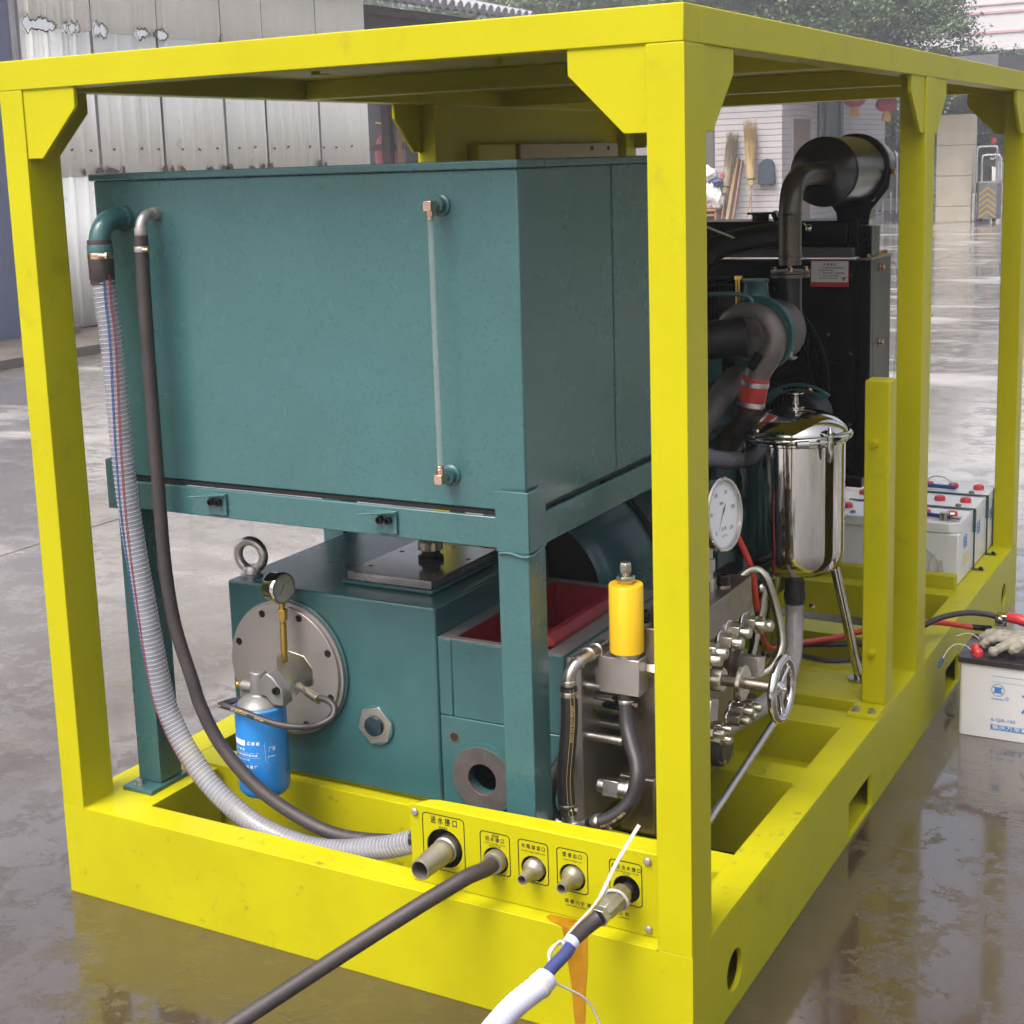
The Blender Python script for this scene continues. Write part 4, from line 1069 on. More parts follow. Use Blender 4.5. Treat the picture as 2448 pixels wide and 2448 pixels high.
# coolant neck and its small pipes
ep("thermostat_neck", MB().lathe([(.045, 0), (.045, .03), (.036, .05), (.033, .085), (.036, .088), (.036, .094)], (-.415, 1.52, 1.190), (0, 0, 1), 32), TEAL_S, 0, sharp=50)
ep("fuel_line", MB().tube(smooth_path([(-.60, 1.36, 1.245), (-.516, 1.38, 1.252), (-.45, 1.39, 1.256), (-.411, 1.40, 1.254), (-.388, 1.405, 1.243), (-.380, 1.405, 1.225)], 6), .0065, 12), TEAL_S, 0)
ep("vent_stub", MB().cyl((-.455, 1.50, 1.195), (-.455, 1.50, 1.285), .008, n=12).cyl((-.455, 1.50, 1.285), (-.455, 1.50, 1.294), .011, n=6), BRASS, 0)
ep("support_bracket", MB().box(-.335, 1.43, 1.083, -.283, 1.47, 1.089).box(-.335, 1.43, 1.062, -.331, 1.47, 1.083), TEAL_S, .001)
for x in (-.318, -.296):
    ep("bolt", MB().hexbolt((x, 1.45, 1.089), (0, 0, 1), .007, .010), STEEL, 0)
# slotted alternator bracket and fan
ab = []
for k in range(25):
    t = k / 24
    a = math.radians(158 - 118 * t)
    ab.append((a, 0))
outer = [(.118 * math.cos(a), .085 * math.sin(a)) for a, _ in ab] + [(.092 * math.cos(a), .062 * math.sin(a)) for a, _ in ab[::-1]]
slot = [(.109 * math.cos(a), .0775 * math.sin(a)) for a, _ in ab[8:22]] + [(.101 * math.cos(a), .0695 * math.sin(a)) for a, _ in ab[8:22][::-1]]
ep("slotted_bracket", MB().plate(outer, [slot], (-.372, 1.76, .885), (1, 0, 0), (0, 0, 1), -.008), TEAL_S, .001)
ep("bolt", MB().hexbolt((-.339, 1.752, .952), (0, -1, 0), .008, .008), COPPER, 0)
ep("alternator", MB().cyl((-.375, 1.775, .868), (-.375, 1.90, .868), .062, n=36), BLACK_M, .006)
fan = ep("cooling_fan", MB().cyl((-.70, 1.97, .92), (-.70, 2.01, .92), .06, n=30), BLACK, .004)
for k in range(6):
    a = math.radians(60 * k + 15)
    d = V(math.cos(a), 0, math.sin(a)); s = V(-d.z, 0, d.x)
    f = MB()
    p0 = V(-.70, 1.99, .92)
    q = [p0 + d * .05 - s * .03 + V(0, .015, 0), p0 + d * .05 + s * .03 - V(0, .015, 0), p0 + d * .285 + s * .055 - V(0, .03, 0), p0 + d * .285 - s * .055 + V(0, .03, 0)]
    vs = [f.b.verts.new(x) for x in q] + [f.b.verts.new(x + V(0, .004, 0)) for x in q]
    for w in ((0, 1, 2, 3), (7, 6, 5, 4), (0, 4, 5, 1), (1, 5, 6, 2), (2, 6, 7, 3), (3, 7, 4, 0)): f.b.faces.new([vs[i] for i in w])
    f.build("blade", BLACK, fan)

# ------------------------------------------------------------------ air cleaner drum with its pipe down to the turbocharger
ac = thing("air_cleaner", "black drum air cleaner held up on a post with a browned bent pipe", "air cleaner", (-.33, 2.05, 1.45))
R_ = .0965
MB().lathe([(R_ - .004, 0), (R_, .003), (R_, .300), (R_ + .004, .302), (R_ + .006, .305), (R_ + .006, .322), (R_ + .002, .325), (R_ - .001, .328), (R_ - .002, .420), (R_ - .012, .440), (R_ - .03, .450)], (-.330, 1.850, 1.556), (0, 1, 0), 72).build("drum", M("satin_black_drum", (.0055, .005, .005), .22, var=.2, scale=5, rvar=.05, spec=.55), ac, sharp=40)
MB().torus((-.330, 1.852, 1.556), (0, 1, 0), R_ - .002, .0028, 64, 8).build("front_bead", BLACK, ac)
MB().lathe([(R_ + .0065, 0), (R_ + .009, .001), (R_ + .009, .020), (R_ + .0065, .021)], (-.330, 2.150, 1.556), (0, 1, 0), 64).build("clamp_band", BLACK, ac)
MB().hexbolt((-.330 + R_ + .010, 2.16, 1.548), (1, 0, -.1), .008, .010).build("clamp_bolt", BRASS, ac)
MB().prism([(-.088, -.055), (-.045, -.103), (-.035, -.118), (-.032, -.152), (.032, -.152), (.035, -.118), (.055, -.103), (.098, -.040), (.1045, .0), (.112, 0), (.106, -.055), (.070, -.100), (.050, -.125), (.045, -.160), (-.045, -.160), (-.050, -.125), (-.095, -.060)], (-.330, 2.140, 1.556), (1, 0, 0), (0, 0, 1), -.060).build("saddle_edge", BLACK, ac, bevel=.001)
MB().prism([(-.050, -.1015), (.062, -.0925), (.045, -.160), (-.045, -.160)], (-.330, 2.1395, 1.556), (1, 0, 0), (0, 0, 1), -.055).box(-.372, 2.135, 1.398, -.288, 2.2, 1.412).build("saddle", BLACK, ac)
pz = smooth_path([(-.330, 1.866, 1.552), (-.330, 1.80, 1.552), (-.330, 1.70, 1.552), (-.330, 1.63, 1.546), (-.330, 1.575, 1.520), (-.330, 1.553, 1.470), (-.330, 1.550, 1.42), (-.330, 1.550, 1.32)], 8)
MB().tube(pz, .0300, 32).build("bent_pipe", RUSTPIPE, ac)
MB().lathe([(.034, -.004), (.034, .014)], (-.330, 1.846, 1.552), (0, 1, 0), 32).torus((-.330, 1.551, 1.452), (0, 0, 1), .0302, .0032, 32, 8).torus((-.330, 1.551, 1.345), (0, 0, 1), .0302, .0030, 32, 8).build("weld_bead", RUSTPIPE, ac)
fl2 = MB().lathe([(.052, 0), (.052, .0065)], (-.330, 1.550, 1.299), (0, 0, 1), 40).lathe([(.052, 0), (.052, .010)], (-.330, 1.550, 1.2875), (0, 0, 1), 40).build("pipe_flange", RUSTPIPE, ac, bevel=.001)
for k in range(4):
    a = math.radians(20 + 90 * k)
    MB().hexbolt((-.330 + .041 * math.cos(a), 1.550 + .041 * math.sin(a), 1.3056), (0, 0, 1), .0065, .008).build("bolt", COPPER, fl2)
MB().tube(smooth_path([(-.330, 1.550, 1.287), (-.330, 1.550, 1.22), (-.326, 1.545, 1.17), (-.326, 1.525, 1.12), (-.345, 1.48, 1.10), (-.36, 1.46, 1.10)], 6), .031, 28).build("lower_pipe", M("black_pipe", (.012, .010, .009), .3, .2, var=.3), ac)

# ------------------------------------------------------------------ radiator
ra = thing("radiator", "tall black radiator with fan shroud and a white and red warning label", "radiator", (-.70, 2.2, HB))
RY0, RY1, RX0, RX1, RZ = 2.10, 2.33, -1.13, -.262, 1.292
RB = .640
def rp(name, mb, mat=BLACK, bevel=.003, **k): return mb.build(name, mat, ra, bevel=bevel, **k)
# front shroud plate with the round fan opening
shr = rp("shroud_plate", MB().plate([(RX0, RB), (RX1 - .0405, RB), (RX1 - .0405, RZ), (RX0, RZ)], [circ(-.70, .92, .31, 64)], (0, RY0, 0), (1, 0, 0), (0, 0, 1), -.006), BLACK, 0)
rp("shroud_ring", MB().lathe([(.316, -.045), (.316, 0), (.308, 0), (.308, -.045)], (-.70, RY0, .92), (0, 1, 0), 72, False, False), BLACK, 0)
core = MB()
for k in range(58):
    x = RX0 + .04 + k * .0138
    core.box(x, RY0 + .05, RB + .02, x + .003, RY0 + .062, RZ - .02)
rp("bottom_tank", MB().box(RX0, RY0 - .004, RB - .035, RX1 - .02, RY1, RB - .0005), BLACK, .004)
for x in (-1.08, -.62):
    rp("mount_leg", MB().box(x, RY0 + .04, HB, x + .05, RY1 - .04, RB - .0355), BLACK, .002)
core.build("core_fins", M("radiator_fins", (.035, .030, .028), .5, .4), ra, kind="stuff")
rp("core", MB().box(RX0 + .02, RY0 + .063, RB + .01, RX1 - .05, RY1 - .03, RZ - .01), BLACK_M, 0)
gd_ = MB()
for r_ in (.325, .30, .275, .235, .19, .145, .10):
    gd_.torus((-.70, RY0 - .035, .92), (0, 1, 0), r_, .0018, 72, 6)
rp("fan_guard", gd_, M("guard_wire", (.06, .055, .05), .35, .6), 0)
rp("side_column", MB().box(RX1 - .040, RY0 - .002, RB, RX1, RY0 + .028, RZ).box(RX1 - .006, RY0 + .0285, RB, RX1 - .0005, RY1, RZ), BLACK, .003)
rp("column_top", MB().box(RX1 - .044, RY0 - .006, RZ + .0005, RX1 + .003, RY1 + .004, RZ + .008), STEEL_D, .001)
for k in range(6):
    rp("bolt", MB().hexbolt((RX1 - .012, RY0 + .02 + k * .038, RZ + .008), (0, 0, 1), .007, .008), BRASS, 0)
for z in (1.266, 1.041, .80):
    rp("bolt", MB().hexbolt((RX1 + .0002, RY0 + .10, z), (1, 0, 0), .009, .010), COPPER, 0)
for x, z in ((-.318, 1.249), (-.386, 1.069), (-.318, 1.017), (-.318, .80), (-1.05, 1.25)):
    rp("bolt", MB().hexbolt((x, RY0 - .0062, z), (0, -1, 0), .0065, .006, False), COPPER, 0)
rp("top_tank", MB().box(RX0 + .01, RY0 + .020, RZ + .0385, RX1 - .075, RY1 - .02, 1.408), BLACK, .008)
rp("tank_flange", MB().box(RX0, RY0 - .010, RZ + .0085, RX1 - .052, RY1, RZ + .038), M("grey_flange", (.085, .075, .07), .45, .2), .003)
rp("mounting_post", MB().box(RX1 - .072, RY0 + .016, RZ + .009, RX1 - .045, RY0 + .11, 1.415).box(RX1 - .0445, RY0 + .016, RZ + .009, RX1 - .004, RY0 + .11, 1.392), BLACK, .003)
rp("post_nut", MB().hexbolt((RX1 - .024, RY0 + .06, 1.392), (0, 0, 1), .014, .016), STEEL, 0)
rp("filler_neck", MB().cyl((-.625, 2.17, 1.408), (-.625, 2.17, 1.428), .026, n=28).cyl((-.625, 2.17, 1.428), (-.625, 2.17, 1.434), .042, n=36).cyl((-.572, 2.17, 1.409), (-.56, 2.17, 1.418), .03, .028, n=20), BLACK, .001)
rp("tank_hose", MB().tube(smooth_path([(-.52, 2.115, 1.372), (-.56, 2.06, 1.37), (-.62, 1.99, 1.36), (-.69, 1.93, 1.335), (-.73, 1.86, 1.28), (-.74, 1.80, 1.20), (-.74, 1.75, 1.05)], 6), .036, 24), BLACK_M, 0)
rp("aluminium_strip", MB().box(-.05, -.008, -.002, .052, .008, .002, Matrix.Translation((-.665, 1.91, 1.389)) @ Matrix.Rotation(math.radians(21), 4, 'Y')), STEEL, 0)
rp("bracket_arm", MB().cyl((-.455, 2.06, 1.404), (-.438, 2.05, 1.392), .0025, n=8).ball((-.436, 2.05, 1.390), .0115), CHROME, 0)
lbl = rp("warning_label", MB().prism(rrect(-.4425, 1.2140, -.3260, 1.2920, .004), (0, RY0 - .0062, 0), (1, 0, 0), (0, 0, 1), .0008), M("label_red", (.42, .030, .025), .45), 0)
MB().prism(rrect(-.4405, 1.2275, -.3280, 1.2900, .003), (0, RY0 - .0072, 0), (1, 0, 0), (0, 0, 1), .0005).build("label_face", M("label_white", (.55, .54, .52), .5), lbl)
m = MB()
ty = RY0 - .0079
for s_, z, h, w, xo in (("注 意 事 项", 1.2800, .0085, .040, 0), ("一、启动前检查机油及冷却水位", 1.2700, .0050, .080, .006), ("不足时应添加", 1.2625, .0048, .045, -.012), ("二、运转时严禁打开水箱盖清洗", 1.2545, .0050, .078, .006), ("三、停机后应及时排放", 1.2468, .0048, .062, -.002), ("冷却水以防冻裂", 1.2392, .0048, .058, -.004)):
    add_text(m, s_, (-.3845 + xo, ty, z), (1, 0, 0), (0, 0, 1), h, w)
m.build("label_text", PRINT, lbl)
m = MB().prism([(-.348, 1.243), (-.334, 1.243), (-.341, 1.230)], (0, ty, 0), (1, 0, 0), (0, 0, 1), .0004)
add_text(m, "·", (-.436, ty, 1.286), (1, 0, 0), (0, 0, 1), .012)
m.build("label_mark", M("label_mark_red", (.5, .05, .03), .5), lbl)
rh2 = thing("overflow_tube", "thin white tube hanging behind the right side of the black radiator", "tube", (-.25, 2.36, .9))
MB().tube(smooth_path([(-.262, 2.345, 1.27), (-.250, 2.352, 1.25), (-.246, 2.36, 1.15), (-.248, 2.36, 1.05), (-.254, 2.36, .95), (-.26, 2.36, .80)], 6), .0045, 10).build("tube", CLEARB, rh2)
# ------------------------------------------------------------------ three white batteries on the tray
labs = ("white lorry battery nearest the camera on the yellow tray, blue cable on top", "white lorry battery in the middle of the row of three on the yellow tray", "white lorry battery farthest from the camera in the row on the yellow tray")
BX0, BX1 = -.478, -.073
def battery_parts(root, y0, y1):
    w = MB().box(BX0, y0, HB + .0005, BX1, y1, .385)
    w.build("case", WHITEP, root, bevel=.006, seg=3)
    l = MB()
    xs = [(BX0 + .02, y0 - .004), (BX1 - .03, y0 - .004), (BX1 + .002, y0 + .028), (BX1 + .002, y1 - .012), (BX0 - .004, y1 - .004), (BX0 - .004, y0 + .025)]
    l.prism(xs, (0, 0, .3855), (1, 0, 0), (0, 1, 0), .0345)
    l.build("lid", WHITEP, root, bevel=.004, seg=3)
    for k in range(5):
        x = BX1 - .045 - k * .087
        MB().lathe([(.0185, 0), (.0185, .006), (.0165, .014), (.010, .0165)], (x, y0 + .105, .4203), (0, 0, 1), 20).build("vent_cap", REDCAP, root)
    for x in (BX1 - .055, BX0 + .05):
        MB().lathe([(.010, 0), (.009, .007)], (x, y0 + .035, .4203), (0, 0, 1), 16).build("terminal", STEEL_D, root)
b0 = thing("lorry_battery", labs[0], "battery", (-.275, 2.58, HB), "batteries on the yellow tray")
battery_parts(b0, 2.492, 2.700)
m = MB()
add_text(m, "电瓶", (BX1 + .0008, 2.59, .335), (0, 1, 0), (0, 0, 1), .05, .06)
m.build("lettering", PRINTB, b0)
batts = [b0]
for k in (1, 2):
    batts.append(copy_thing(b0, (-.275, 2.58 + .212 * k, HB), labs[k]))
yw = M("faded_label", (.62, .55, .34), .5, var=.1)
for b, y in zip(batts, (2.50, 2.712, 2.924)):
    if b is b0:
        MB().box(BX1 + .0003, y + .06, .26, BX1 + .0006, y + .16, .30).build("side_label", yw, b)
STRAP = M("green_grey_strap", (.045, .085, .085), .4, .3)
for y, lb in ((2.706, "dark steel strap with foot over the joint between nearest and middle battery"), (2.918, "dark steel strap with foot over the joint between middle and farthest battery")):
    t = thing("battery_strap", lb, "strap", (-.07, y, HB), "straps over the batteries")
    MB().box(BX0 - .01, y - .010, .4212, BX1 + .010, y + .004, .4245).build("bar", STRAP, t)
    MB().cyl((BX1 + .0065, y - .003, HB + .004), (BX1 + .0065, y - .003, .421), .0030, n=10).cyl((BX1 + .0065, y - .003, .345), (BX1 + .0065, y - .003, .421), .0052, n=10).build("tie_rod", STRAP, t)
    MB().box(BX1 + .004, y - .010, HB + .0006, BX1 + .040, y + .008, HB + .0042).build("foot", STRAP, t)
    MB().hexbolt((BX1 + .030, y - .001, HB + .0042), (0, 0, 1), .007, .007, False).build("bolt", BLACK_M, t)
cb_ = thing("blue_battery_cable", "blue cable with bare clamp across the lid of the nearest lorry battery", "cable", (-.16, 2.53, .42))
MB().tube(smooth_path([(-.33, 2.60, .436), (-.24, 2.565, .432), (-.17, 2.545, .430), (-.105, 2.527, .431)], 5), .0072, 12).build("cable", BLUECAB, cb_)
MB().box(-.106, 2.515, .428, -.075, 2.536, .434).cyl((-.128, 2.527, .4205), (-.128, 2.527, .446), .015, n=12).cyl((-.113, 2.545, .438), (-.100, 2.548, .438), .006, n=6).build("terminal_clamp", ZINC, cb_)
cb2 = thing("blue_jump_cable", "blue cable along the lid of the farthest lorry battery", "cable", (-.2, 3.0, .43))
MB().tube(smooth_path([(-.40, 2.95, .432), (-.30, 2.96, .434), (-.24, 2.965, .433), (-.185, 2.97, .431)], 5), .0075, 12).build("cable", BLUECAB, cb2)
wl = thing("white_wire", "thin white wire looping over the front of the nearest lorry battery", "wire", (-.15, 2.47, .3))
MB().tube(smooth_path([(-.30, 2.489, .345), (-.24, 2.486, .348), (-.19, 2.484, .335), (-.155, 2.482, .315), (-.128, 2.480, .285), (-.116, 2.478, .262), (-.122, 2.476, .25), (-.142, 2.474, .253), (-.160, 2.474, .266), (-.158, 2.474, .30), (-.140, 2.478, .318)], 6), .0022, 8).build("wire", NYLON, wl)
MB().prism([(0, 0), (.014, 0), (.010, .062), (-.004, .060)], (-.128, 2.472, .238), (1, 0, 0), (0, 0, 1), -.002).build("tag", NYLON, wl)
w2 = thing("white_wire", "thin white wire arching above the farthest lorry battery", "wire", (-.24, 3.0, .43))
MB().tube(smooth_path([(-.30, 3.00, .425), (-.285, 3.00, .452), (-.25, 3.00, .462), (-.215, 3.00, .448), (-.20, 3.0, .428)], 6), .0022, 8).build("wire", NYLON, w2)
pcb = thing("blue_lead", "short blue lead dangling between the shiny vessel and the near battery", "cable", (-.47, 2.45, .3))
MB().tube(smooth_path([(-.505, 2.46, .385), (-.500, 2.455, .350), (-.487, 2.45, .320), (-.470, 2.45, .300), (-.463, 2.45, .294)], 5), .0075, 12).build("lead", BLUECAB, pcb)

# ------------------------------------------------------------------ red and black cables
rc = thing("red_cable", "red jump cable running across the base to the battery on the ground", "cable", (-.1, 1.8, .25))
MB().tube(smooth_path([(-.36, 1.15, .73), (-.345, 1.18, .67), (-.330, 1.20, .62), (-.318, 1.22, .56), (-.33, 1.30, .42), (-.34, 1.42, .30), (-.30, 1.62, .262), (-.25, 1.72, .250), (-.20, 1.78, .256), (-.13, 1.80, .268), (-.07, 1.86, .272), (-.02, 1.93, .264), (.03, 1.98, .248), (.075, 2.00, .240)], 8), .0082, 14).build("cable", M("red_cable_jacket", (.55, .045, .03), .42, var=.08), rc)
MB().tube(smooth_path([(.072, 2.000, .2405), (.10, 2.002, .2405), (.125, 1.99, .246)], 4), .0088, 12).build("boot", BLACK_M, rc)
kc = thing("black_cable", "black jump cable with a chrome clamp reaching to the battery on the ground", "cable", (0, 1.9, .28))
MB().tube(smooth_path([(-.40, 1.66, .232), (-.30, 1.70, .230), (-.15, 1.76, .238), (-.06, 1.83, .262), (0, 1.90, .287), (.06, 1.96, .293), (.11, 1.99, .287), (.14, 2.0, .280)], 8), .0082, 14).build("cable", RUBBER, kc)
MB().box(.138, 1.98, .258, .172, 2.015, .292).cyl((.150, 1.975, .275), (.150, 2.02, .275), .011, n=12).build("clamp", CHROME, kc, bevel=.003)
MB().tube([(.170, 1.998, .282), (.200, 1.990, .284), (.228, 1.985, .276)], [.014, .016, .013], 14).build("grip", REDCAP, kc)
k2 = thing("black_lead", "black lead lying in the base below the shiny vessel", "cable", (-.28, 1.56, .23))
MB().tube(smooth_path([(-.48, 1.63, .25), (-.39, 1.60, .240), (-.30, 1.575, .236), (-.22, 1.565, .236), (-.16, 1.60, .238), (-.11, 1.68, .236)], 6), .0068, 12).build("lead", RUBBER, k2)

# ------------------------------------------------------------------ the battery standing on the ground with a glove on it
gb = thing("ground_battery", "big white battery with dark lid and blue print standing on the wet ground", "battery", (.25, 1.87, 0))
GX0, GX1, GY0, GY1 = .086, .500, 1.772, 1.985
ga = MB().prism(rrect(GX0, GY0, GX1, GY1, .012, 4), (0, 0, .0005), (1, 0, 0), (0, 1, 0), .209)
ga.build("case", WHITEP, gb, bevel=.003)
for k in range(4):
    MB().box(GX0 + .020 + .010 * k, GY0 - .0006, .02, GX0 + .0225 + .010 * k, GY0 + .001, .195).build("rib", WHITEP, gb)
MB().prism(rrect(GX0 - .006, GY0 - .006, GX1 + .006, GY1 + .006, .012, 4), (0, 0, .2098), (1, 0, 0), (0, 1, 0), .016).build("lid", M("dark_plastic_lid", (.035, .028, .034), .25, var=.2), gb, bevel=.003)
for x, y in ((GX0 + .042, GY0 + .03), (GX0 + .030, GY0 + .07)):
    MB().lathe([(.016, 0), (.015, .012), (.009, .018)], (x, y, .2260), (0, 0, 1), 20).build("vent_cap", REDCAP, gb)
m = MB()
yy = GY0 - .0009
def ring2(cx, cz, r0, r1, n=40):
    va = [m.b.verts.new((cx + r0 * math.cos(2 * math.pi * k / n), yy, cz + r0 * math.sin(2 * math.pi * k / n))) for k in range(n)]
    vb = [m.b.verts.new((cx + r1 * math.cos(2 * math.pi * k / n), yy, cz + r1 * math.sin(2 * math.pi * k / n))) for k in range(n)]
    m.bridge(va, vb)
lx, lz = .190, .1425
ring2(lx, lz, .0178, .0164)
m.poly([(lx + a, yy, lz + b) for a, b in ((-.0135, .0095), (-.006, .0085), (.006, .0085), (.0135, .0095), (.0085, .003), (.0085, -.003), (.0135, -.0095), (.006, -.0085), (-.006, -.0085), (-.0135, -.0095), (-.0085, -.003), (-.0085, .003))])
add_text(m, "WANLI", (lx, yy, .1165), (1, 0, 0), (0, 0, 1), .0085, .034); ring2(lx + .0245, .1205, .0048, .0034, 20)
add_text(m, "R", (lx + .0245, yy, .1205), (1, 0, 0), (0, 0, 1), .0052)
add_text(m, "6-QA-105", (.206, yy, .0565), (1, 0, 0), (0, 0, 1), .0130, .064); add_text(m, "12V105Ah", (.292, yy, .0565), (1, 0, 0), (0, 0, 1), .0130, .060)
m.poly([(.173, yy, .0275), (.43, yy, .0275), (.43, yy, .0425), (.173, yy, .0425)])
m.poly([(.174, yy, .1815), (.43, yy, .1815), (.43, yy, .1825), (.174, yy, .1825)]); m.poly([(.174, yy, .1650), (.43, yy, .1650), (.43, yy, .1658), (.174, yy, .1658)])
add_text(m, "万里", (.305, yy, .108), (1, 0, 0), (0, 0, 1), .062, .105)
m.build("lettering", PRINTB, gb)
m = MB(); add_text(m, "重庆万里蓄电池股份有限公司", (.300, yy - .0006, .0350), (1, 0, 0), (0, 0, 1), .0125, .245)
m.build("lettering", PRINTW, gb)
wt_ = thing("white_wire", "thin white wire with a blue ferrule curling off the ground battery's lid", "wire", (.05, 1.86, .2))
MB().tube(smooth_path([(.105, 1.83, .228), (.085, 1.84, .236), (.060, 1.83, .238), (.045, 1.80, .226), (.038, 1.78, .208)], 6), .0018, 8).tube(smooth_path([(.12, 1.90, .228), (.10, 1.92, .240), (.075, 1.92, .246), (.050, 1.90, .240)], 6), .0018, 8).build("wire", NYLON, wt_)
MB().cyl((.0385, 1.781, .210), (.030, 1.765, .188), .0042, n=10).build("ferrule", BLUECAB, wt_)
# a crumpled cotton glove lying on the lid
gl = thing("cotton_glove", "soiled white cotton work glove lying on the ground battery's dark lid", "glove", (.22, 1.87, .226))
me = bpy.data.meshes.new("glove"); g = bmesh.new()
lay = g.verts.layers.skin.verify()
def gv_(p, r, par=None):
    v = g.verts.new(p); v[lay].radius = r
    if par: g.edges.new((par, v))
    return v
root = gv_((.262, 1.865, .262), (.048, .030)); root[lay].use_root = True
wrist = gv_((.310, 1.885, .262), (.044, .028), root); gv_((.365, 1.905, .258), (.048, .026), wrist)
kn = gv_((.222, 1.862, .262), (.046, .026), root)
for pts in ([(.205, 1.905, .258), (.172, 1.938, .254), (.140, 1.955, .246), (.118, 1.962, .240)], [(.196, 1.880, .262), (.160, 1.895, .262), (.130, 1.900, .252), (.112, 1.900, .242)],
            [(.196, 1.852, .262), (.165, 1.848, .264), (.142, 1.838, .252), (.128, 1.826, .242)], [(.204, 1.826, .258), (.185, 1.806, .254), (.172, 1.790, .246), (.164, 1.780, .240)]):
    pv = kn
    for k, q in enumerate(pts): pv = gv_(q, (.0165 - .0012 * k, .0135 - .001 * k), pv)
pv = root
for k, q in enumerate([(.250, 1.832, .268), (.232, 1.802, .262), (.214, 1.784, .250)]): pv = gv_(q, (.018 - .002 * k, .015), pv)
g.to_mesh(me); g.free()
me.materials.append(GLOVE)
o = bpy.data.objects.new("glove", me); C.objects.link(o); o.parent = gl; o.matrix_parent_inverse = Matrix.Translation(-gl.location)
o.modifiers.new("skin", 'SKIN').use_smooth_shade = True
ss = o.modifiers.new("sub", 'SUBSURF'); ss.levels = 3; ss.render_levels = 3
tx_ = bpy.data.textures.new("folds", 'CLOUDS'); tx_.noise_scale = .030
dm = o.modifiers.new("folds", 'DISPLACE'); dm.texture = tx_; dm.strength = .012; dm.texture_coords = 'LOCAL'
tx2 = bpy.data.textures.new("knit", 'CLOUDS'); tx2.noise_scale = .009
dm = o.modifiers.new("knit", 'DISPLACE'); dm.texture = tx2; dm.strength = .005; dm.texture_coords = 'LOCAL'
# ------------------------------------------------------------------ ground: wet concrete slabs
def ground_mat():
    m, t, p = newmat("wet_concrete")
    big = noise_node(t, .55, 5, .62)
    mid = noise_node(t, 3.5, 6, .65)
    fine = noise_node(t, 60, 4, .7)
    streak = noise_node(t, 1.3, 5, .6, (.45, 1.6, 1))
    base = mixc(t, ramp(t, mid.outputs[0], .30, .72).outputs[0], (.265, .250, .240), (.365, .350, .342))
    grain = mixc(t, ramp(t, fine.outputs[0], .35, .68).outputs[0], (.72, .71, .70), (1.06, 1.05, 1.04))
    mul = N(t, "ShaderNodeMix"); mul.data_type = 'RGBA'; mul.blend_type = 'MULTIPLY'; mul.inputs[0].default_value = 1
    t.links.new(base, mul.inputs[6]); t.links.new(grain, mul.inputs[7])
    add = N(t, "ShaderNodeMath", operation='ADD')
    t.links.new(big.outputs[0], add.inputs[0]); t.links.new(streak.outputs[0], add.inputs[1])
    wet = ramp(t, add.outputs[0], .42, .56)                    # 0 dry .. 1 wet
    wet.color_ramp.elements[0].position = .78; wet.color_ramp.elements[1].position = 1.16
    # round the skid the concrete is soaked
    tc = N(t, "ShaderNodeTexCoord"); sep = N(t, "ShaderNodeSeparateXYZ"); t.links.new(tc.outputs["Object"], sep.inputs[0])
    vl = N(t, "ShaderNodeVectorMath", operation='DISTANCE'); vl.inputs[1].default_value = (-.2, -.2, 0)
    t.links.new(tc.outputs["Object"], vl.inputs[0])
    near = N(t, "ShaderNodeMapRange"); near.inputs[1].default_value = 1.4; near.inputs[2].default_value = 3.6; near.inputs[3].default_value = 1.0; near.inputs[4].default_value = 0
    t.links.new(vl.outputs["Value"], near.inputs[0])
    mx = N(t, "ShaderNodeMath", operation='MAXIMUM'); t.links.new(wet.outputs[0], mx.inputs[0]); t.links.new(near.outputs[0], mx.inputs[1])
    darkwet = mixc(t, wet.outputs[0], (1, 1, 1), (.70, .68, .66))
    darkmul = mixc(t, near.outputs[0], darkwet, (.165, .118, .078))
    m2 = N(t, "ShaderNodeMix"); m2.data_type = 'RGBA'; m2.blend_type = 'MULTIPLY'; m2.inputs[0].default_value = 1
    t.links.new(mul.outputs[2], m2.inputs[6]); t.links.new(darkmul, m2.inputs[7])
    t.links.new(m2.outputs[2], p.inputs["Base Color"])
    # gloss: damp film everywhere, mirror where water stands
    rg = N(t, "ShaderNodeMapRange"); rg.inputs[3].default_value = .42; rg.inputs[4].default_value = .16
    t.links.new(mx.outputs[0], rg.inputs[0])
    rj = N(t, "ShaderNodeMath", operation='MULTIPLY_ADD'); rj.inputs[1].default_value = .15; t.links.new(mid.outputs[0], rj.inputs[0]); t.links.new(rg.outputs[0], rj.inputs[2])
    rs = N(t, "ShaderNodeMath", operation='SUBTRACT'); rs.inputs[1].default_value = .07; t.links.new(rj.outputs[0], rs.inputs[0])
    t.links.new(rs.outputs[0], p.inputs["Roughness"])
    b1 = noise_node(t, 150, 6, .75)
    isl = ramp(t, noise_node(t, 6.5, 8, .76).outputs[0], .52, .64)
    hm = N(t, "ShaderNodeMath", operation='MULTIPLY'); t.links.new(b1.outputs[0], hm.inputs[0]); t.links.new(isl.outputs[0], hm.inputs[1])
    bp = N(t, "ShaderNodeBump"); bp.inputs["Strength"].default_value = .45; bp.inputs["Distance"].default_value = .004
    t.links.new(hm.outputs[0], bp.inputs["Height"]); t.links.new(bp.outputs[0], p.inputs["Normal"])
    p.inputs["Coat Weight"].default_value = 1; p.inputs["Coat IOR"].default_value = 1.5
    t.links.new(mx.outputs[0], p.inputs["Coat Weight"])
    isl2 = N(t, "ShaderNodeMapRange"); isl2.inputs[1].default_value = 0; isl2.inputs[2].default_value = 1; isl2.inputs[3].default_value = .07; isl2.inputs[4].default_value = .24
    t.links.new(isl.outputs[0], isl2.inputs[0]); t.links.new(isl2.outputs[0], p.inputs["Coat Roughness"]); t.links.new(bp.outputs[0], p.inputs["Coat Normal"])
    return m
GR = ground_mat()
gm = MB()
gm.poly([(-160, -60, -.022), (110, -60, -.022), (110, 150, -.022), (-160, 150, -.022)])
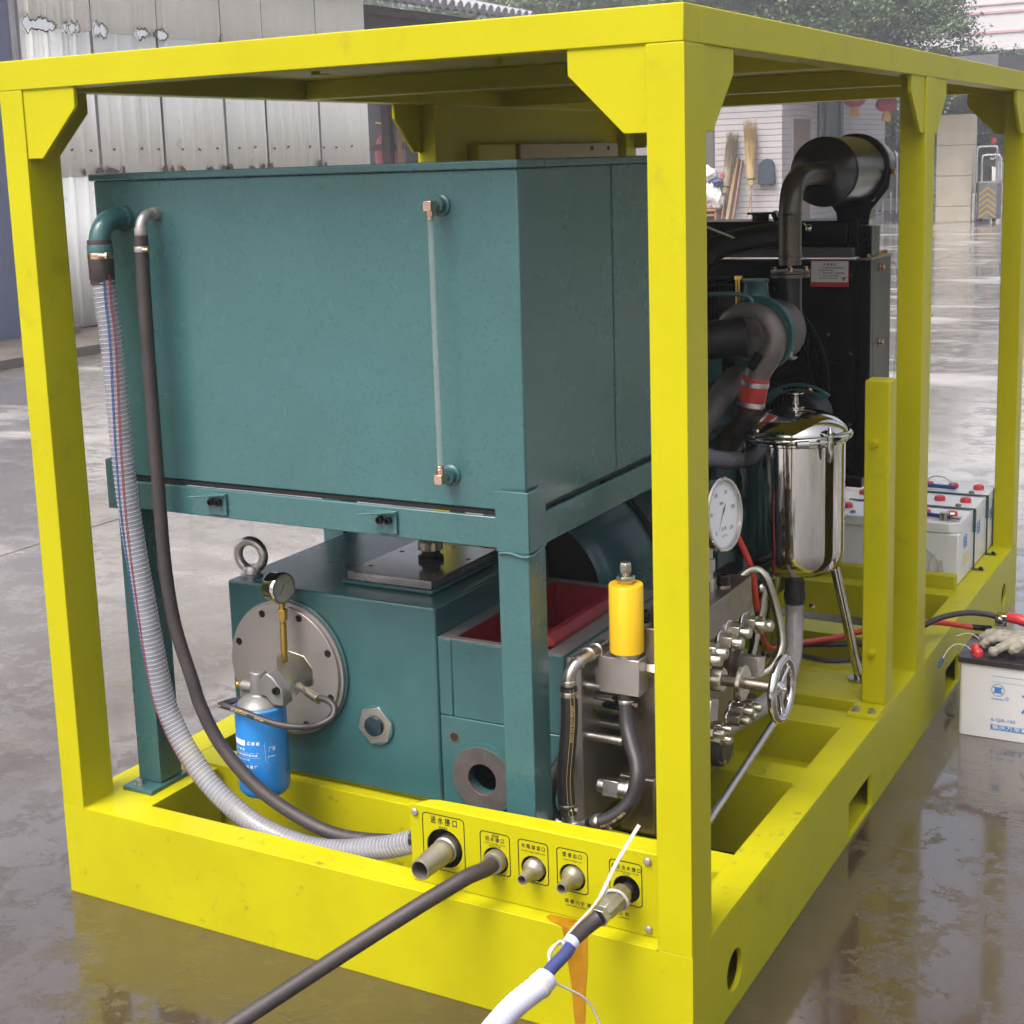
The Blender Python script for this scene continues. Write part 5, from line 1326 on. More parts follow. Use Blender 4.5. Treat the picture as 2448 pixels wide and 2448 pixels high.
ground = gm.build("ground", M("joint_dirt", (.10, .09, .08), .8), kind="structure")
xs = [-22.0, -17.6, -13.3, -8.85, -4.05, .72, 5.4, 10.2]
ys = [-6.3, -1.35, 3.75, 8.75, 13.7, 18.7, 23.8, 29.0, 34.2, 39.4]
for i in range(len(xs) - 1):
    for j in range(len(ys) - 1):
        s = MB().box(xs[i] + .006, ys[j] + .006, -.021, xs[i + 1] - .006, ys[j + 1] - .006, 0)
        s.build("concrete_slab", GR, ground)
far = MB()
for a in ((-160, -60, -22.006, 150), (10.206, -60, 110, 150), (-22, 39.41, 10.2, 150), (-22, -60, 10.2, -6.31)):
    far.box(a[0], a[1], -.0205, a[2], a[3], -.0005)
far.build("outer_paving", GR, ground)

# grit lying on the wet concrete
gt = MB(); rg_ = random.Random(21)
for k in range(3600):
    if k % 3: x, y = rg_.uniform(.02, 1.5), rg_.uniform(-1.2, 3.2)
    else: x, y = rg_.uniform(-2.6, .4), rg_.uniform(-1.6, -.01)
    if x < 0.02 and y > -.012: continue
    if noise.noise((x * 2.6, y * 1.4, 5)) < -.05 and rg_.random() < .8: continue
    r_ = rg_.uniform(.0009, .0026) * (1.7 if rg_.random() < .04 else 1)
    vs = [gt.b.verts.new((x + r_ * rg_.uniform(.6, 1.4) * dx, y + r_ * rg_.uniform(.6, 1.4) * dy, max(.0002, r_ * .5 + r_ * .6 * dz))) for dx, dy, dz in ((1, 0, 0), (-.5, .87, 0), (-.5, -.87, 0), (0, 0, 1))]
    for f in ((0, 1, 3), (1, 2, 3), (2, 0, 3), (0, 2, 1)): gt.b.faces.new([vs[i] for i in f])
gt.build("grit", M("wet_grit", (.09, .075, .06), .4, var=.6, scale=40), kind="stuff", sharp=5)
# unseen wooded bank, added on the right to darken the faces turned that way
hb_ = MB(); gx_ = []
for i in range(0, 46):
    y = -58 + i * 4.6
    row = []
    for k in range(12):
        f = k / 11
        x = 11.5 + 22 * f
        z = -.1 + 5.5 * min(1, f * 1.9) ** .6 + 1.6 * noise.noise((x * .22, y * .22, 3)) * min(1, f * 4) + .9 * noise.noise((x * .7, y * .7, 1)) * min(1, f * 4)
        row.append(hb_.b.verts.new((x, y, max(-.1, z))))
    gx_.append(row)
for i in range(len(gx_) - 1):
    for k in range(11):
        hb_.b.faces.new((gx_[i][k], gx_[i + 1][k], gx_[i + 1][k + 1], gx_[i][k + 1]))
hb_.build("shade_bank", M("added_bank_green", (.050, .075, .032), .9, var=.5, scale=.8, bump=1, bscale=3), kind="structure")

# ------------------------------------------------------------------ corrugated sheet wall on the left
WALLW = M("weathered_white_sheet", (.82, .81, .765), .5, var=.08, scale=1.6, stretch=(1, 1, .12), dirt=(.42, .41, .38), dscale=9, dlo=.58, dhi=.80)
RUSTE = M("rusty_sheet_edge", (.10, .065, .045), .8, var=.4, scale=30)
WHT = M("torn_bright_paint", (.80, .80, .78), .45, var=.03)
cw = thing("corrugated_wall", "tall weathered white corrugated sheet wall with torn rusty holes on the left", "wall", (-10.2, 11.2, 0))
seams = [8.31, 9.285, 10.264, 11.325, 12.08, 13.155, 14.237]
HOLES = [(8.42, .06), (8.50, .07), (8.62, .10), (8.71, .09), (8.93, .035), (9.02, .05), (9.10, .03), (9.36, .05), (9.46, .06), (9.99, .05), (10.07, .07), (10.32, .11), (11.33, .03)]
rh_ = random.Random(2)
HOLES = [(y, w, rh_.uniform(.6, 1.15), rh_.uniform(.6, 1.1)) for y, w in HOLES]
def torn(y, side):
    d = -.02
    for hy_, w, a, b in HOLES:
        q = abs(y - hy_) / w
        if q < 1: d = max(d, (.075 * (a if side else b)) * (1 - q ** 3) * (.75 + .5 * noise.noise((y * 40, side * 9, .5))))
    return d
def sheet(y0, y1, z0, z1, xo, row=0):
    mb = MB()
    n = round((y1 - y0) / .19)
    pitch = (y1 - y0) / n
    prof = lambda f: 0 if f < .62 else ((f - .62) / .10 * .022 if f < .72 else (.022 if f < .90 else (1 - f) / .10 * .022))
    sub = 20
    va = []
    for k in range(n * sub + 1):
        y = y0 + pitch * k / sub
        d = prof((k % sub) / sub)
        a, b = z0, z1
        if row == 1: b = 3.085 - torn(y, 1)
        if row == 2: a = 3.085 + torn(y, 0)
        va.append((mb.b.verts.new((-10.2 + xo + d, y, a)), mb.b.verts.new((-10.2 + xo + d, y, b))))
    for k in range(len(va) - 1):
        mb.b.faces.new((va[k][0], va[k + 1][0], va[k + 1][1], va[k][1]))
    return mb
for k in range(6):
    y0, y1 = seams[k], seams[k + 1]
    for r, (z0, z1) in enumerate(((.10, 1.66), (1.63, 3.10), (3.07, 4.6))):
        o = sheet(y0 + .006, y1 + .020, z0 + random.uniform(-.012, .012), z1, .006 * r + (.004 if k % 2 else 0), r).build("sheet", WALLW, cw, sharp=20)
        o.modifiers.new("t", 'SOLIDIFY').thickness = .0015
    MB().box(-10.205, y0 - .018, .1, -10.168, y0 + .018, 4.6).build("dark_seam", M("dark_seam", (.16, .15, .15), .7) if k == 0 else bpy.data.materials["dark_seam"], cw)
rnd = random.Random(4)
def blob(y, z, w, h, n=9):
    return [(y + w * math.cos(2 * math.pi * k / n) * rnd.uniform(.6, 1.15), z + h * math.sin(2 * math.pi * k / n) * rnd.uniform(.55, 1.2)) for k in range(n)]
for y, w, a, b in HOLES:
    rim = MB(); n = 26
    for sd_ in (1, 0):
        prev = None
        for k in range(n + 1):
            yy_ = y - w * 1.15 + 2.3 * w * k / n
            e = torn(yy_, sd_); z = 3.085 - e if sd_ else 3.085 + e
            s_ = -1 if sd_ else 1
            th = .010 + .018 * abs(noise.noise((yy_ * 23, sd_ * 5, 3)))
            cur = (rim.b.verts.new((-10.160, yy_, z)), rim.b.verts.new((-10.160, yy_, z + s_ * th)))
            if prev: rim.b.faces.new((prev[0], cur[0], cur[1], prev[1]))
            prev = cur
    rim.build("rust_hole_edge", RUSTE, cw).modifiers.new("t", 'SOLIDIFY').thickness = .002
for y, w, h in ((8.55, .02, .02), (9.02, .03, .05), (9.24, .06, .07), (9.42, .11, .06), (9.60, .03, .06), (10.24, .05, .09), (10.36, .03, .06), (10.52, .05, .06), (11.0, .05, .03), (11.25, .08, .05), (11.33, .06, .08), (11.75, .05, .03), (11.95, .05, .05), (12.09, .06, .09), (13.1, .04, .08), (13.22, .03, .07), (10.95, .03, .02)):
    MB().prism(blob(y, 1.655, w, h * .8), (-10.158, 0, 0), (0, 1, 0), (0, 0, 1), .003).build("rust_spot", RUSTE, cw)
for k in range(17):
    y = 8.5 + k * .335 + rnd.uniform(-.06, .06)
    MB().cyl((-10.172, y, 1.88), (-10.150, y, 1.88 + rnd.uniform(-.02, .02)), .010, n=8).build("screw", RUSTE, cw)
MB().box(-10.9, 8.3, 3.86, -9.62, 14.3, 3.96).build("eave", M("grey_eave", (.20, .19, .20), .8), cw)
MB().box(-10.30, 8.25, .0, -10.215, 14.24, .2).build("footing", M("mossy_concrete", (.12, .10, .085), .85, var=.3, scale=5), cw)

bd = thing("blue_door", "grey-blue sheet metal door left of the corrugated wall", "door", (-10.25, 7.6, 0))
MB().box(-10.26, 6.4, .02, -10.20, 8.235, 4.4).build("leaf", M("grey_blue_sheet", (.115, .130, .205), .5, var=.12, scale=2, stretch=(1, 1, .2)), bd, bevel=.004)
MB().box(-10.30, 8.24, .0, -10.17, 8.315, 4.4).build("frame", M("pale_frame", (.30, .29, .30), .6), bd, bevel=.004)
pt = MB().box(-10.165, 4.0, -.02, -8.95, 14.2, .085)
pt.build("kerb", M("damp_kerb", (.115, .095, .080), .55, var=.35, scale=2.5, bump=.3, bscale=40), kind="structure")
cbk = thing("concrete_block", "small grey concrete block on the kerb at the foot of the corrugated wall", "block", (-9.95, 8.38, .085))
MB().box(-10.06, 8.22, .0855, -9.86, 8.50, .165).build("block", M("grey_block", (.13, .115, .105), .8, var=.25, scale=9, bump=.4, bscale=50), cbk, bevel=.008)

# ------------------------------------------------------------------ lean-to shed behind the wall
sh = thing("lean_to_shed", "dark open lean-to shed with grey tiled eave beyond the corrugated wall", "shed", (-11.2, 16.5, 0))
WOOD = M("weathered_timber", (.26, .17, .09), .7, var=.35, scale=6, stretch=(6, 6, .6), bump=.2, bscale=60)
WOODD = M("dark_timber", (.055, .040, .032), .75, var=.35, scale=5, stretch=(1, 1, 4))
TILE = M("grey_roof_tile", (.24, .24, .26), .6, var=.25, scale=5)
MB().box(-13.5, 14.3, 3.62, -10.35, 19.3, 3.72).build("rafters", WOODD, sh)
for k in range(22):
    y = 14.35 + k * .225
    m = MB()
    m.tube([V(-13.4, y, 4.75), V(-11.9, y, 4.27), V(-10.22, y, 3.86)], .085, 10)
    m.build("tile_course", TILE, sh)
MB().box(-10.45, 14.3, 3.35, -10.40, 19.2, 3.74).build("fascia", WOODD, sh)
MB().box(-10.5, 14.3, 2.66, -10.46, 19.2, 3.35).build("lattice_board", M("reddish_dark_board", (.085, .050, .048), .7, var=.3, scale=3), sh)
for x, y, mt in ((-11.72, 17.0, WOOD), (-11.56, 17.12, WOOD)):
    MB().box(x - .075 if x < -11.6 else x - .04, y, 0, x + .075 if x < -11.6 else x + .04, y + .12, 3.62).build("post", WOODD if x < -11.6 else WOOD, sh, bevel=.006)
MB().box(-12.3, 17.14, 1.86, -11.5, 17.2, 1.96).build("rail", M("purple_brown_rail", (.10, .065, .07), .7), sh)
MB().box(-15.5, 19.25, 0, -11.5, 19.4, 3.6).build("back_wall", M("dark_back_wall", (.035, .038, .045), .8, var=.3, scale=3), sh)
for k in range(8):
    MB().lathe([(.045, 0), (.045, .3)], (-12.35 + k * .115, 17.02, 2.63), (0, 1, .25), 10).build("eave_tile", TILE, sh)
rt = thing("red_gas_bottle", "red gas bottle with yellow hose standing in the dark shed", "gas bottle", (-11.95, 17.6, 0))
MB().lathe([(.16, 0), (.17, .03), (.17, 1.9), (.13, 2.05), (.05, 2.12), (.05, 2.18)], (-12.22, 17.75, .0), (0, 0, 1), 32).build("bottle", M("faded_red_paint", (.36, .075, .085), .5, var=.15), rt)
MB().tube(smooth_path([(-12.25, 17.55, 2.30), (-12.10, 17.5, 2.27), (-12.0, 17.5, 2.15), (-11.93, 17.5, 1.98), (-11.93, 17.5, 1.6)], 6), .014, 10).build("hose", AMBER, rt)

# ------------------------------------------------------------------ white tiled gatehouse
gh = thing("gatehouse", "white tiled gatehouse with brown door and dark window beyond the engine", "gatehouse", (-12, 31, 0))
GX, GY = -9.109, 28.0
TILEW = M("white_wall_tile", (.37, .345, .35), .35, var=.07, scale=2, dirt=(.40, .38, .38), dscale=3)
GROUT = M("grey_grout", (.20, .18, .19), .9)
MB().box(-19.5, GY + .012, 0, GX - .013, 36.2, 3.6).build("wall", GROUT, gh)
tl = MB()
def tiles_x(x0, x1, z0, z1, y):
    h, w = .124, .232
    r = 0
    z = z0
    while z < z1 - .01:
        x = x0 - (w / 2 if r % 2 else 0)
        while x < x1:
            a, b = max(x, x0), min(x + w - .0025, x1)
            if b - a > .02: tl.box(a, y - .004, z, b, y + .013, min(z + h - .011, z1))
            x += w
        z += h; r += 1
def tiles_y(y0, y1, z0, z1, x):
    h, w = .124, .232
    r = 0; z = z0
    while z < z1 - .01:
        y = y0 - (w / 2 if r % 2 else 0)
        while y < y1:
            a, b = max(y, y0), min(y + w - .0025, y1)
            if b - a > .02: tl.box(x - .0125, a, z, x + .004, b, min(z + h - .011, z1))
            y += w
        z += h; r += 1
tiles_x(-10.585, GX + .003, .02, 3.6, GY); tiles_x(-19.4, -17.2, .02, 3.6, GY); tiles_x(-17.2, -11.6, 2.6, 3.6, GY)
tiles_y(GY + .02, 28.56, .02, 3.6, GX); tiles_y(28.56, 29.90, 2.40, 3.6, GX); tiles_y(29.90, 30.44, .02, 3.6, GX); tiles_y(32.34, 36.2, .02, 3.6, GX); tiles_y(30.44, 32.34, .02, 1.55, GX); tiles_y(30.44, 32.34, 3.1, 3.6, GX)
tl.build("wall_tiles", TILEW, gh, kind="stuff")
MB().box(-11.55, GY - .03, 0, -10.60, GY + .010, 2.55).build("side_door", M("grey_green_door", (.085, .080, .070), .6, var=.15), gh, bevel=.01)
dr = MB().box(GX - .012, 28.62, 0, GX + .03, 29.84, 2.33).build("door", M("brown_door", (.15, .105, .085), .5, var=.12, scale=3), gh, bevel=.008)
MB().box(GX - .011, 28.565, 0, GX + .05, 28.62, 2.39).box(GX - .011, 29.84, 0, GX + .05, 29.895, 2.39).box(GX - .011, 28.62, 2.33, GX + .05, 29.84, 2.39).build("door_frame", M("mauve_frame", (.36, .31, .34), .5), dr)
wn_ = MB().box(GX - .012, 30.45, 1.56, GX + .008, 32.33, 3.1).build("window", M("dark_window_glass", (.05, .075, .095), .12, var=.2, scale=1), gh)
MB().box(GX + .009, 30.45, 1.56, GX + .05, 30.62, 3.1).box(GX + .009, 31.0, 1.56, GX + .05, 31.08, 3.1).box(GX + .009, 32.12, 1.56, GX + .05, 32.33, 3.1).box(GX + .009, 30.63, 1.56, GX + .05, 30.99, 1.64).box(GX + .009, 31.09, 1.56, GX + .05, 32.11, 1.64).build("window_frame", M("dark_green_frame", (.06, .075, .085), .45), wn_)
MB().box(-19.8, 27.4, 3.6, GX + .5, 36.6, 3.85).build("roof_slab", M("grey_slab", (.25, .24, .24), .8), gh)
MB().box(GX + .004, 29.0, 3.15, -5.0, 33.0, 3.42).build("gate_canopy", M("dark_canopy", (.10, .10, .11), .7), gh)

# things leaning on the gatehouse wall
STRAW = M("bamboo_twigs", (.38, .27, .12), .8, var=.4, scale=30, stretch=(5, 5, .4), bump=.5, bscale=60)
STRAWG = M("grey_bamboo_twigs", (.25, .20, .135), .8, var=.4, scale=30, stretch=(5, 5, .4), bump=.5, bscale=60)
def broom(label, base, top, r0, r1, mat, hlen):
    t = thing("bamboo_broom", label, "broom", (base[0], base[1], 0), "brooms leaning on the gatehouse")
    b, q = Vector(base), Vector(top)
    d = (q - b).normalized()
    h1 = b + d * hlen
    MB().cyl(b, h1 + d * .1, .017, n=10).build("handle", WOOD, t)
    m = MB(); rn = random.Random(len(label))
    m.lathe([(r0 * .7, 0), (r0, .15), (r0 * 1.0, .45), (r1 * .7, (q - h1).length * .62), (r1 * .35, (q - h1).length * .80)], h1, d, 18)
    _, u, w = basis(d)
    for k in range(260):
        a = rn.uniform(0, 6.283); rr_ = rn.uniform(.2, 1); e = u * math.cos(a) + w * math.sin(a)
        p0 = h1 + d * rn.uniform(.2, .8) + e * r0 * .9 * rr_
        p1 = h1 + d * (q - h1).length * rn.uniform(.75, 1.0) + e * r1 * rr_
        m.tube([p0, p0.lerp(p1, .5) + e * .01, p1], [.005, .004, .002], 3, caps=False)
    m.build("twigs", mat, t)
    MB().lathe([(r0 * 1.02, 0), (r0 * 1.02, .03)], h1 + d * .12, d, 16).build("binding", WOODD, t)
broom("pale gold bamboo broom leaning upside down, nearer the dark coat", (-9.62, 27.60, .0), (-9.78, 27.92, 2.36), .085, .15, STRAW, .98)
broom("greyish bamboo broom leaning upside down, nearer the white sacks", (-10.33, 27.60, .0), (-10.14, 27.92, 2.12), .09, .13, STRAWG, .84)
MB().cyl((-9.76, 27.55, .0), (-9.69, 27.8, .98), .014, n=8).build("broom_stick", WOOD, thing("loose_stick", "thin stick leaning against the pale gold broom", "stick", (-9.76, 27.55, 0)))
for lb, b, q, r, mt in (("tall pale timber plank leaning between the two brooms", (-10.18, 27.55, 0), (-10.05, 27.94, 1.55), .055, WOOD), ("thin brown timber batten leaning right of the pale plank", (-10.06, 27.55, 0), (-9.95, 27.94, 1.50), .030, M("brown_batten", (.20, .12, .09), .7, var=.3))):
    t = thing("timber_plank" if r > .04 else "timber_batten", lb, "timber", (b[0], b[1], 0))
    MB().cyl(b, q, r, n=4, ph=.5).build("timber", mt, t)
ct_ = thing("hanging_coat", "dark blue-grey coat hanging on the gatehouse wall beside the brooms", "coat", (-9.41, 27.95, .95))
m = MB().prism([(-9.58, 1.40), (-9.50, 1.49), (-9.40, 1.52), (-9.31, 1.50), (-9.25, 1.42), (-9.22, 1.02), (-9.30, .96), (-9.41, .99), (-9.52, .96), (-9.59, 1.02)], (0, 27.87, 0), (1, 0, 0), (0, 0, 1), -.10)
m.build("coat", M("dark_blue_cloth", (.035, .045, .065), .9, var=.35, scale=9, bump=.5, bscale=14), ct_, bevel=.02, seg=3)
stl = thing("wooden_stool", "orange-brown wooden stool at the gatehouse wall under the white sacks", "stool", (-10.60, 27.75, 0))
STW = M("orange_wood", (.33, .135, .05), .5, var=.25, scale=6)
MB().box(-10.80, 27.55, .46, -10.40, 27.92, .50).build("seat", STW, stl, bevel=.006)
for x in (-10.78, -10.44):
    for y in (27.57, 27.88):
        MB().box(x, y, 0, x + .04, y + .035, .4595).build("leg", STW, stl)
for z in (.36, .16):
    MB().box(-10.739, 27.573, z, -10.441, 27.600, z + .04).build("stretcher", STW, stl)
SACK = M("white_woven_sack", (.60, .585, .60), .6, var=.12, scale=8, bump=.8, bscale=16)
rn = random.Random(9)
for lb, c, r in (("lower white woven sack heaped on the wooden stool", (-10.62, 27.74, .80), (.26, .2, .30)), ("right bulging white sack leaning on the stool's sack heap", (-10.42, 27.70, .72), (.13, .14, .22)), ("top crumpled pale grey bag on the sack heap", (-10.66, 27.74, 1.22), (.22, .18, .15))):
    t = thing("woven_sack", lb, "sack", (c[0], c[1], c[2] - r[2]), "sacks on the stool")
    m = MB().ball((0, 0, 0), 1, 28, 20)
    for v in m.b.verts:
        k = 1 + .32 * noise.noise(v.co * 1.9 + Vector(c) * 3) - .30 * abs(noise.noise(v.co * 3.4 + Vector(c))) + .16 * noise.noise(v.co * 8.1)
        v.co = Vector((c[0] + v.co.x * r[0] * k, c[1] + v.co.y * r[1] * k, c[2] + max(-.95, v.co.z * 1.15 * k) * r[2]))
    m.build("sack", SACK, t, sharp=60)
bb = thing("blue_bag", "small blue bag stuffed between the sacks with a red tag", "bag", (-10.38, 27.68, 1.0))
m = MB().ball((0, 0, 0), 1, 20, 14)
for v in m.b.verts:
    k = 1 + .35 * noise.noise(v.co * 2.0 + V(4, 1, 2)); v.co = V(-10.40 + v.co.x * .12 * k, 27.68 + v.co.y * .12 * k, 1.06 + v.co.z * .085 * k)
m.build("bag", M("blue_cloth", (.05, .06, .16), .7, bump=.5, bscale=20), bb, sharp=60)
MB().prism([(-10.35, 1.16), (-10.27, 1.19), (-10.26, 1.25), (-10.33, 1.23)], (0, 27.66, 0), (1, 0, 0), (0, 0, 1), -.02).build("tag", REDCAP, bb)
tp_ = thing("dark_tarpaulin", "dark tarpaulin heap in front of the far white tiled wall left of the mid post", "tarpaulin", (-18.3, 27.6, 0))
m = MB().ball((0, 0, 0), 1, 32, 18)
for v in m.b.verts:
    k = 1 + .22 * noise.noise(v.co * 2.2 + V(1, 7, 2)); v.co = V(-18.5 + v.co.x * 1.0 * k, 27.3 + v.co.y * .5, .9 + v.co.z * 1.02 * k)
m.build("cover", M("dark_cloth", (.02, .022, .035), .8, bump=.5, bscale=9), tp_, sharp=60)

# ------------------------------------------------------------------ red lanterns under the gate canopy
LRED = M("red_lantern_silk", (.36, .020, .050), .5, var=.15, scale=3)
GOLD = M("gold_tassel", (.62, .36, .05), .5, var=.2, scale=20)
def lantern(x, y, z, label):
    t = thing("red_lantern", label, "lantern", (x, y, z - .45), "lanterns at the gate")
    n = 20
    m = MB(); prof = []
    for k in range(11):
        a = math.pi * (k / 10 * .84 + .08)
        prof.append((.238 * math.sin(a), -.165 * math.cos(a) / math.cos(.25)))
    m.lathe(prof, (x, y, z), (0, 0, 1), n)
    for q in list(m.b.verts): pass
    m.build("silk", LRED, t, sharp=20)
    MB().lathe([(.075, -.172), (.085, -.150)], (x, y, z), (0, 0, 1), 20).lathe([(.085, .150), (.075, .175)], (x, y, z), (0, 0, 1), 20).build("rim", GOLD, t)
    MB().lathe([(.06, -.38), (.105, -.36), (.095, -.22), (.06, -.175)], (x, y, z), (0, 0, 1), 18).build("tassel", GOLD, t)
    g = MB()
    for dx in (-.12, .13):
        for k in range(6):
            a = k * math.pi / 3
            yy_ = y - math.sqrt(max(0, .238 ** 2 - dx ** 2)) * .97
            g.box(x + dx - .035, yy_ - .012, z - .006, x + dx + .035, yy_, z + .006, Matrix.Translation((x + dx, yy_, z)) @ Matrix.Rotation(a, 4, 'Y') @ Matrix.Translation((-x - dx, -yy_, -z)))
    g.build("gold_star", GOLD, t)
    MB().cyl((x, y, z + .17), (x, y, 3.15), .008, n=8).build("cord", WOODD, t)
lantern(-8.43, 31.0, 2.735, "left red and gold lantern hanging before the white gatehouse wall")
lantern(-7.725, 31.0, 2.605, "right red and gold lantern hanging before dark trees")

# ------------------------------------------------------------------ gate pillar, folding gate, fence
gp = thing("gate_pillar", "cream stone gate pillar of stacked blocks with rounded top corners", "pillar", (-6.37, 31.75, 0))
STONE = M("cream_stone", (.64, .575, .45), .6, var=.10, scale=3, dirt=(.36, .32, .25), dscale=4, bump=.1, bscale=60)
for z0, z1 in ((.0, .338), (.345, 1.003), (1.010, 1.668), (1.675, 2.33)):
    if z1 > 2:
        o = MB().prism([(-6.735, z0), (-5.965, z0), (-5.965, z1 - .05), (-5.985, z1 - .015), (-6.03, z1), (-6.67, z1), (-6.715, z1 - .015), (-6.735, z1 - .05)], (0, 31.5, 0), (1, 0, 0), (0, 0, 1), -.45)
    else:
        o = MB().box(-6.735, 31.5, z0, -5.965, 31.95, z1)
    o.build("stone_block", STONE, gp, bevel=.008)
GST = M("bright_gate_tube", (.62, .62, .64), .2, .9, var=.1)
GPN = M("grey_gate_panel", (.20, .20, .20), .4, .4, var=.2, scale=5)
fg = thing("folding_gate_motor", "motor head of a folding gate with yellow chevrons and red lamp", "gate", (-5.55, 31.4, 0))
MB().box(-5.76, 31.2, .06, -5.36, 31.7, .84).build("motor_box", GPN, fg, bevel=.012)
chv = MB()
for k in range(5):
    z = .70 - k * .125
    chv.prism([(-5.74, z - .085), (-5.56, z + .06), (-5.38, z - .085), (-5.38, z - .125), (-5.56, z + .018), (-5.74, z - .125)], (0, 31.1985, 0), (1, 0, 0), (0, 0, 1), .004)
chv.build("chevrons", M("chevron_amber", (.50, .30, .03), .5), fg)
for xa, xb, zt_ in ((-5.82, -5.40, 1.62), (-5.71, -5.34, 1.44)):
    MB().tube(smooth_path([(xa, 31.3, .84), (xa, 31.3, zt_ - .15), (xa + .01, 31.3, zt_ - .03), (xa + .06, 31.3, zt_), (xb - .06, 31.3, zt_), (xb - .01, 31.3, zt_ - .03), (xb, 31.3, zt_ - .15), (xb, 31.3, .84)], 6), .026, 12).build("hoop", GST, fg)
MB().box(-5.69, 31.31, 1.19, -5.44, 31.33, 1.34).build("sign_board", M("dark_sign", (.05, .05, .055), .3), fg)
MB().box(-5.77, 31.22, .845, -5.35, 31.6, .875).build("top_tray", GST, fg)
MB().cyl((-5.49, 31.35, 1.60), (-5.49, 31.35, 1.68), .03, n=14).build("lamp_foot", GPN, fg)
MB().lathe([(.052, 0), (.055, .07), (.045, .11), (.02, .125)], (-5.49, 31.35, 1.68), (0, 0, 1), 20).build("red_lamp", REDCAP, fg)
for x in (-5.70, -5.42):
    MB().cyl((x, 31.25, .045), (x, 31.20, .045), .045, n=16).build("wheel", BLACK_M, fg)
MB().box(-5.965 + .012, 31.45, .0, -5.86, 31.60, .62).build("guard_post", GST, fg, bevel=.02)
ff = thing("folding_gate", "low silver folding lattice gate between the gatehouse and the stone pillar", "gate", (-8.2, 34, 0))
FDK = M("dark_fence_bar", (.07, .07, .075), .4, .4)
for k in range(8):
    x = -9.0 + k * .33
    MB().tube(smooth_path([(x, 33.9, .10), (x, 33.9, 1.3), (x + .02, 33.9, 1.50), (x + .07, 33.9, 1.56), (x + .12, 33.9, 1.50), (x + .14, 33.9, 1.3), (x + .14, 33.9, .10)], 5), .024, 10).build("hoop", GST, ff)
for z in (.14, .47, .62, .98):
    MB().box(-9.05, 33.93, z, -6.75, 33.96, z + .03).build("rail", FDK, ff)
MB().box(-9.0, 34.3, .12, -6.8, 34.34, .47).build("lower_panel", M("pale_panel", (.50, .50, .51), .5), ff)

# ------------------------------------------------------------------ trees
def tree(label, x, y, h, crowns, n, seed, cols, leaf=.20):
    t = thing("broadleaf_tree", label, "tree", (x, y, 0), "trees beyond the gate")
    rn = random.Random(seed)
    lowest = min(c[2] - c[5] * .4 for c in crowns)
    m = MB().tube(smooth_path([(x, y, -.02), (x + .1, y, h * .2), (x - .05, y + .1, h * .4), (x + .05, y, h * .62)], 4), [.32 - .012 * k for k in range(13)], 12)
    for cx, cy, cz, rx, ry, rz in crowns:
        m.tube(smooth_path([(x, y, h * .28), ((x + cx) / 2, (y + cy) / 2, (h * .3 + cz) / 2 + .2), (cx, cy, cz)], 4), [.16 - .013 * k for k in range(9)], 8)
    m.build("trunk", WOODD, t)
    import numpy as np
    R = np.random.default_rng(seed)
    tot = sum(c[3] * c[4] * c[5] for c in crowns)
    quads = []
    for cx, cy, cz, rx, ry, rz in crowns:
        k = int(n * rx * ry * rz / tot)
        nc = max(20, k // 160)
        p = R.normal(size=(nc, 3)); p /= np.linalg.norm(p, axis=1)[:, None]; p *= R.uniform(.45, 1, (nc, 1)) ** .6
        s = R.uniform(.12, .26, nc)
        i = R.integers(0, nc, k)
        q = p[i] + R.normal(size=(k, 3)) * s[i][:, None] * np.array([.6, .6, .42])
        c = np.array([cx, cy, cz]) + q * np.array([rx, ry, rz])
        c = c[c[:, 2] > .1]; k = len(c)
        nr = R.normal(size=(k, 3)) * .7 + np.array([0, 0, 1]); nr /= np.linalg.norm(nr, axis=1)[:, None]
        e = np.cross(nr, R.normal(size=(k, 3))); e /= np.linalg.norm(e, axis=1)[:, None]
        f = np.cross(nr, e); l = leaf * R.uniform(.6, 1.3, (k, 1))
        quads.append(np.stack([c - e * l, c - f * l * .5, c + e * l, c + f * l * .5], 1))
    Q = np.concatenate(quads); nf = len(Q)
    me = bpy.data.meshes.new("crown")
    me.vertices.add(nf * 4); me.vertices.foreach_set("co", Q.reshape(-1).astype(np.float32))
    me.loops.add(nf * 4); me.loops.foreach_set("vertex_index", np.arange(nf * 4, dtype=np.int32))
    me.polygons.add(nf); me.polygons.foreach_set("loop_start", np.arange(0, nf * 4, 4, dtype=np.int32))
    me.update(calc_edges=True)
    me.materials.append(cols)
    o = bpy.data.objects.new("crown", me); C.objects.link(o); o.parent = t; o.matrix_parent_inverse = Matrix.Translation((-x, -y, 0))
def leafmat(name, c):
    m, t, p = newmat(name)
    n = noise_node(t, .9, 4, .6)
    oi = N(t, "ShaderNodeTexNoise"); oi.inputs["Scale"].default_value = 7
    tc = N(t, "ShaderNodeTexCoord"); t.links.new(tc.outputs["Object"], oi.inputs["Vector"])
    add = N(t, "ShaderNodeMath", operation='MULTIPLY_ADD'); add.inputs[1].default_value = .5; t.links.new(oi.outputs[0], add.inputs[0]); t.links.new(n.outputs[0], add.inputs[2])
    r = ramp(t, add.outputs[0], .52, .98, (c[0] * .35, c[1] * .38, c[2] * .45, 1), (c[0] * 1.5, c[1] * 1.4, c[2] * 1.2, 1))
    t.links.new(r.outputs[0], p.inputs["Base Color"]); p.inputs["Roughness"].default_value = .5
    return m
LF1, LF2 = leafmat("camphor_leaves", (.110, .170, .080)), leafmat("dark_leaves", (.070, .100, .068))
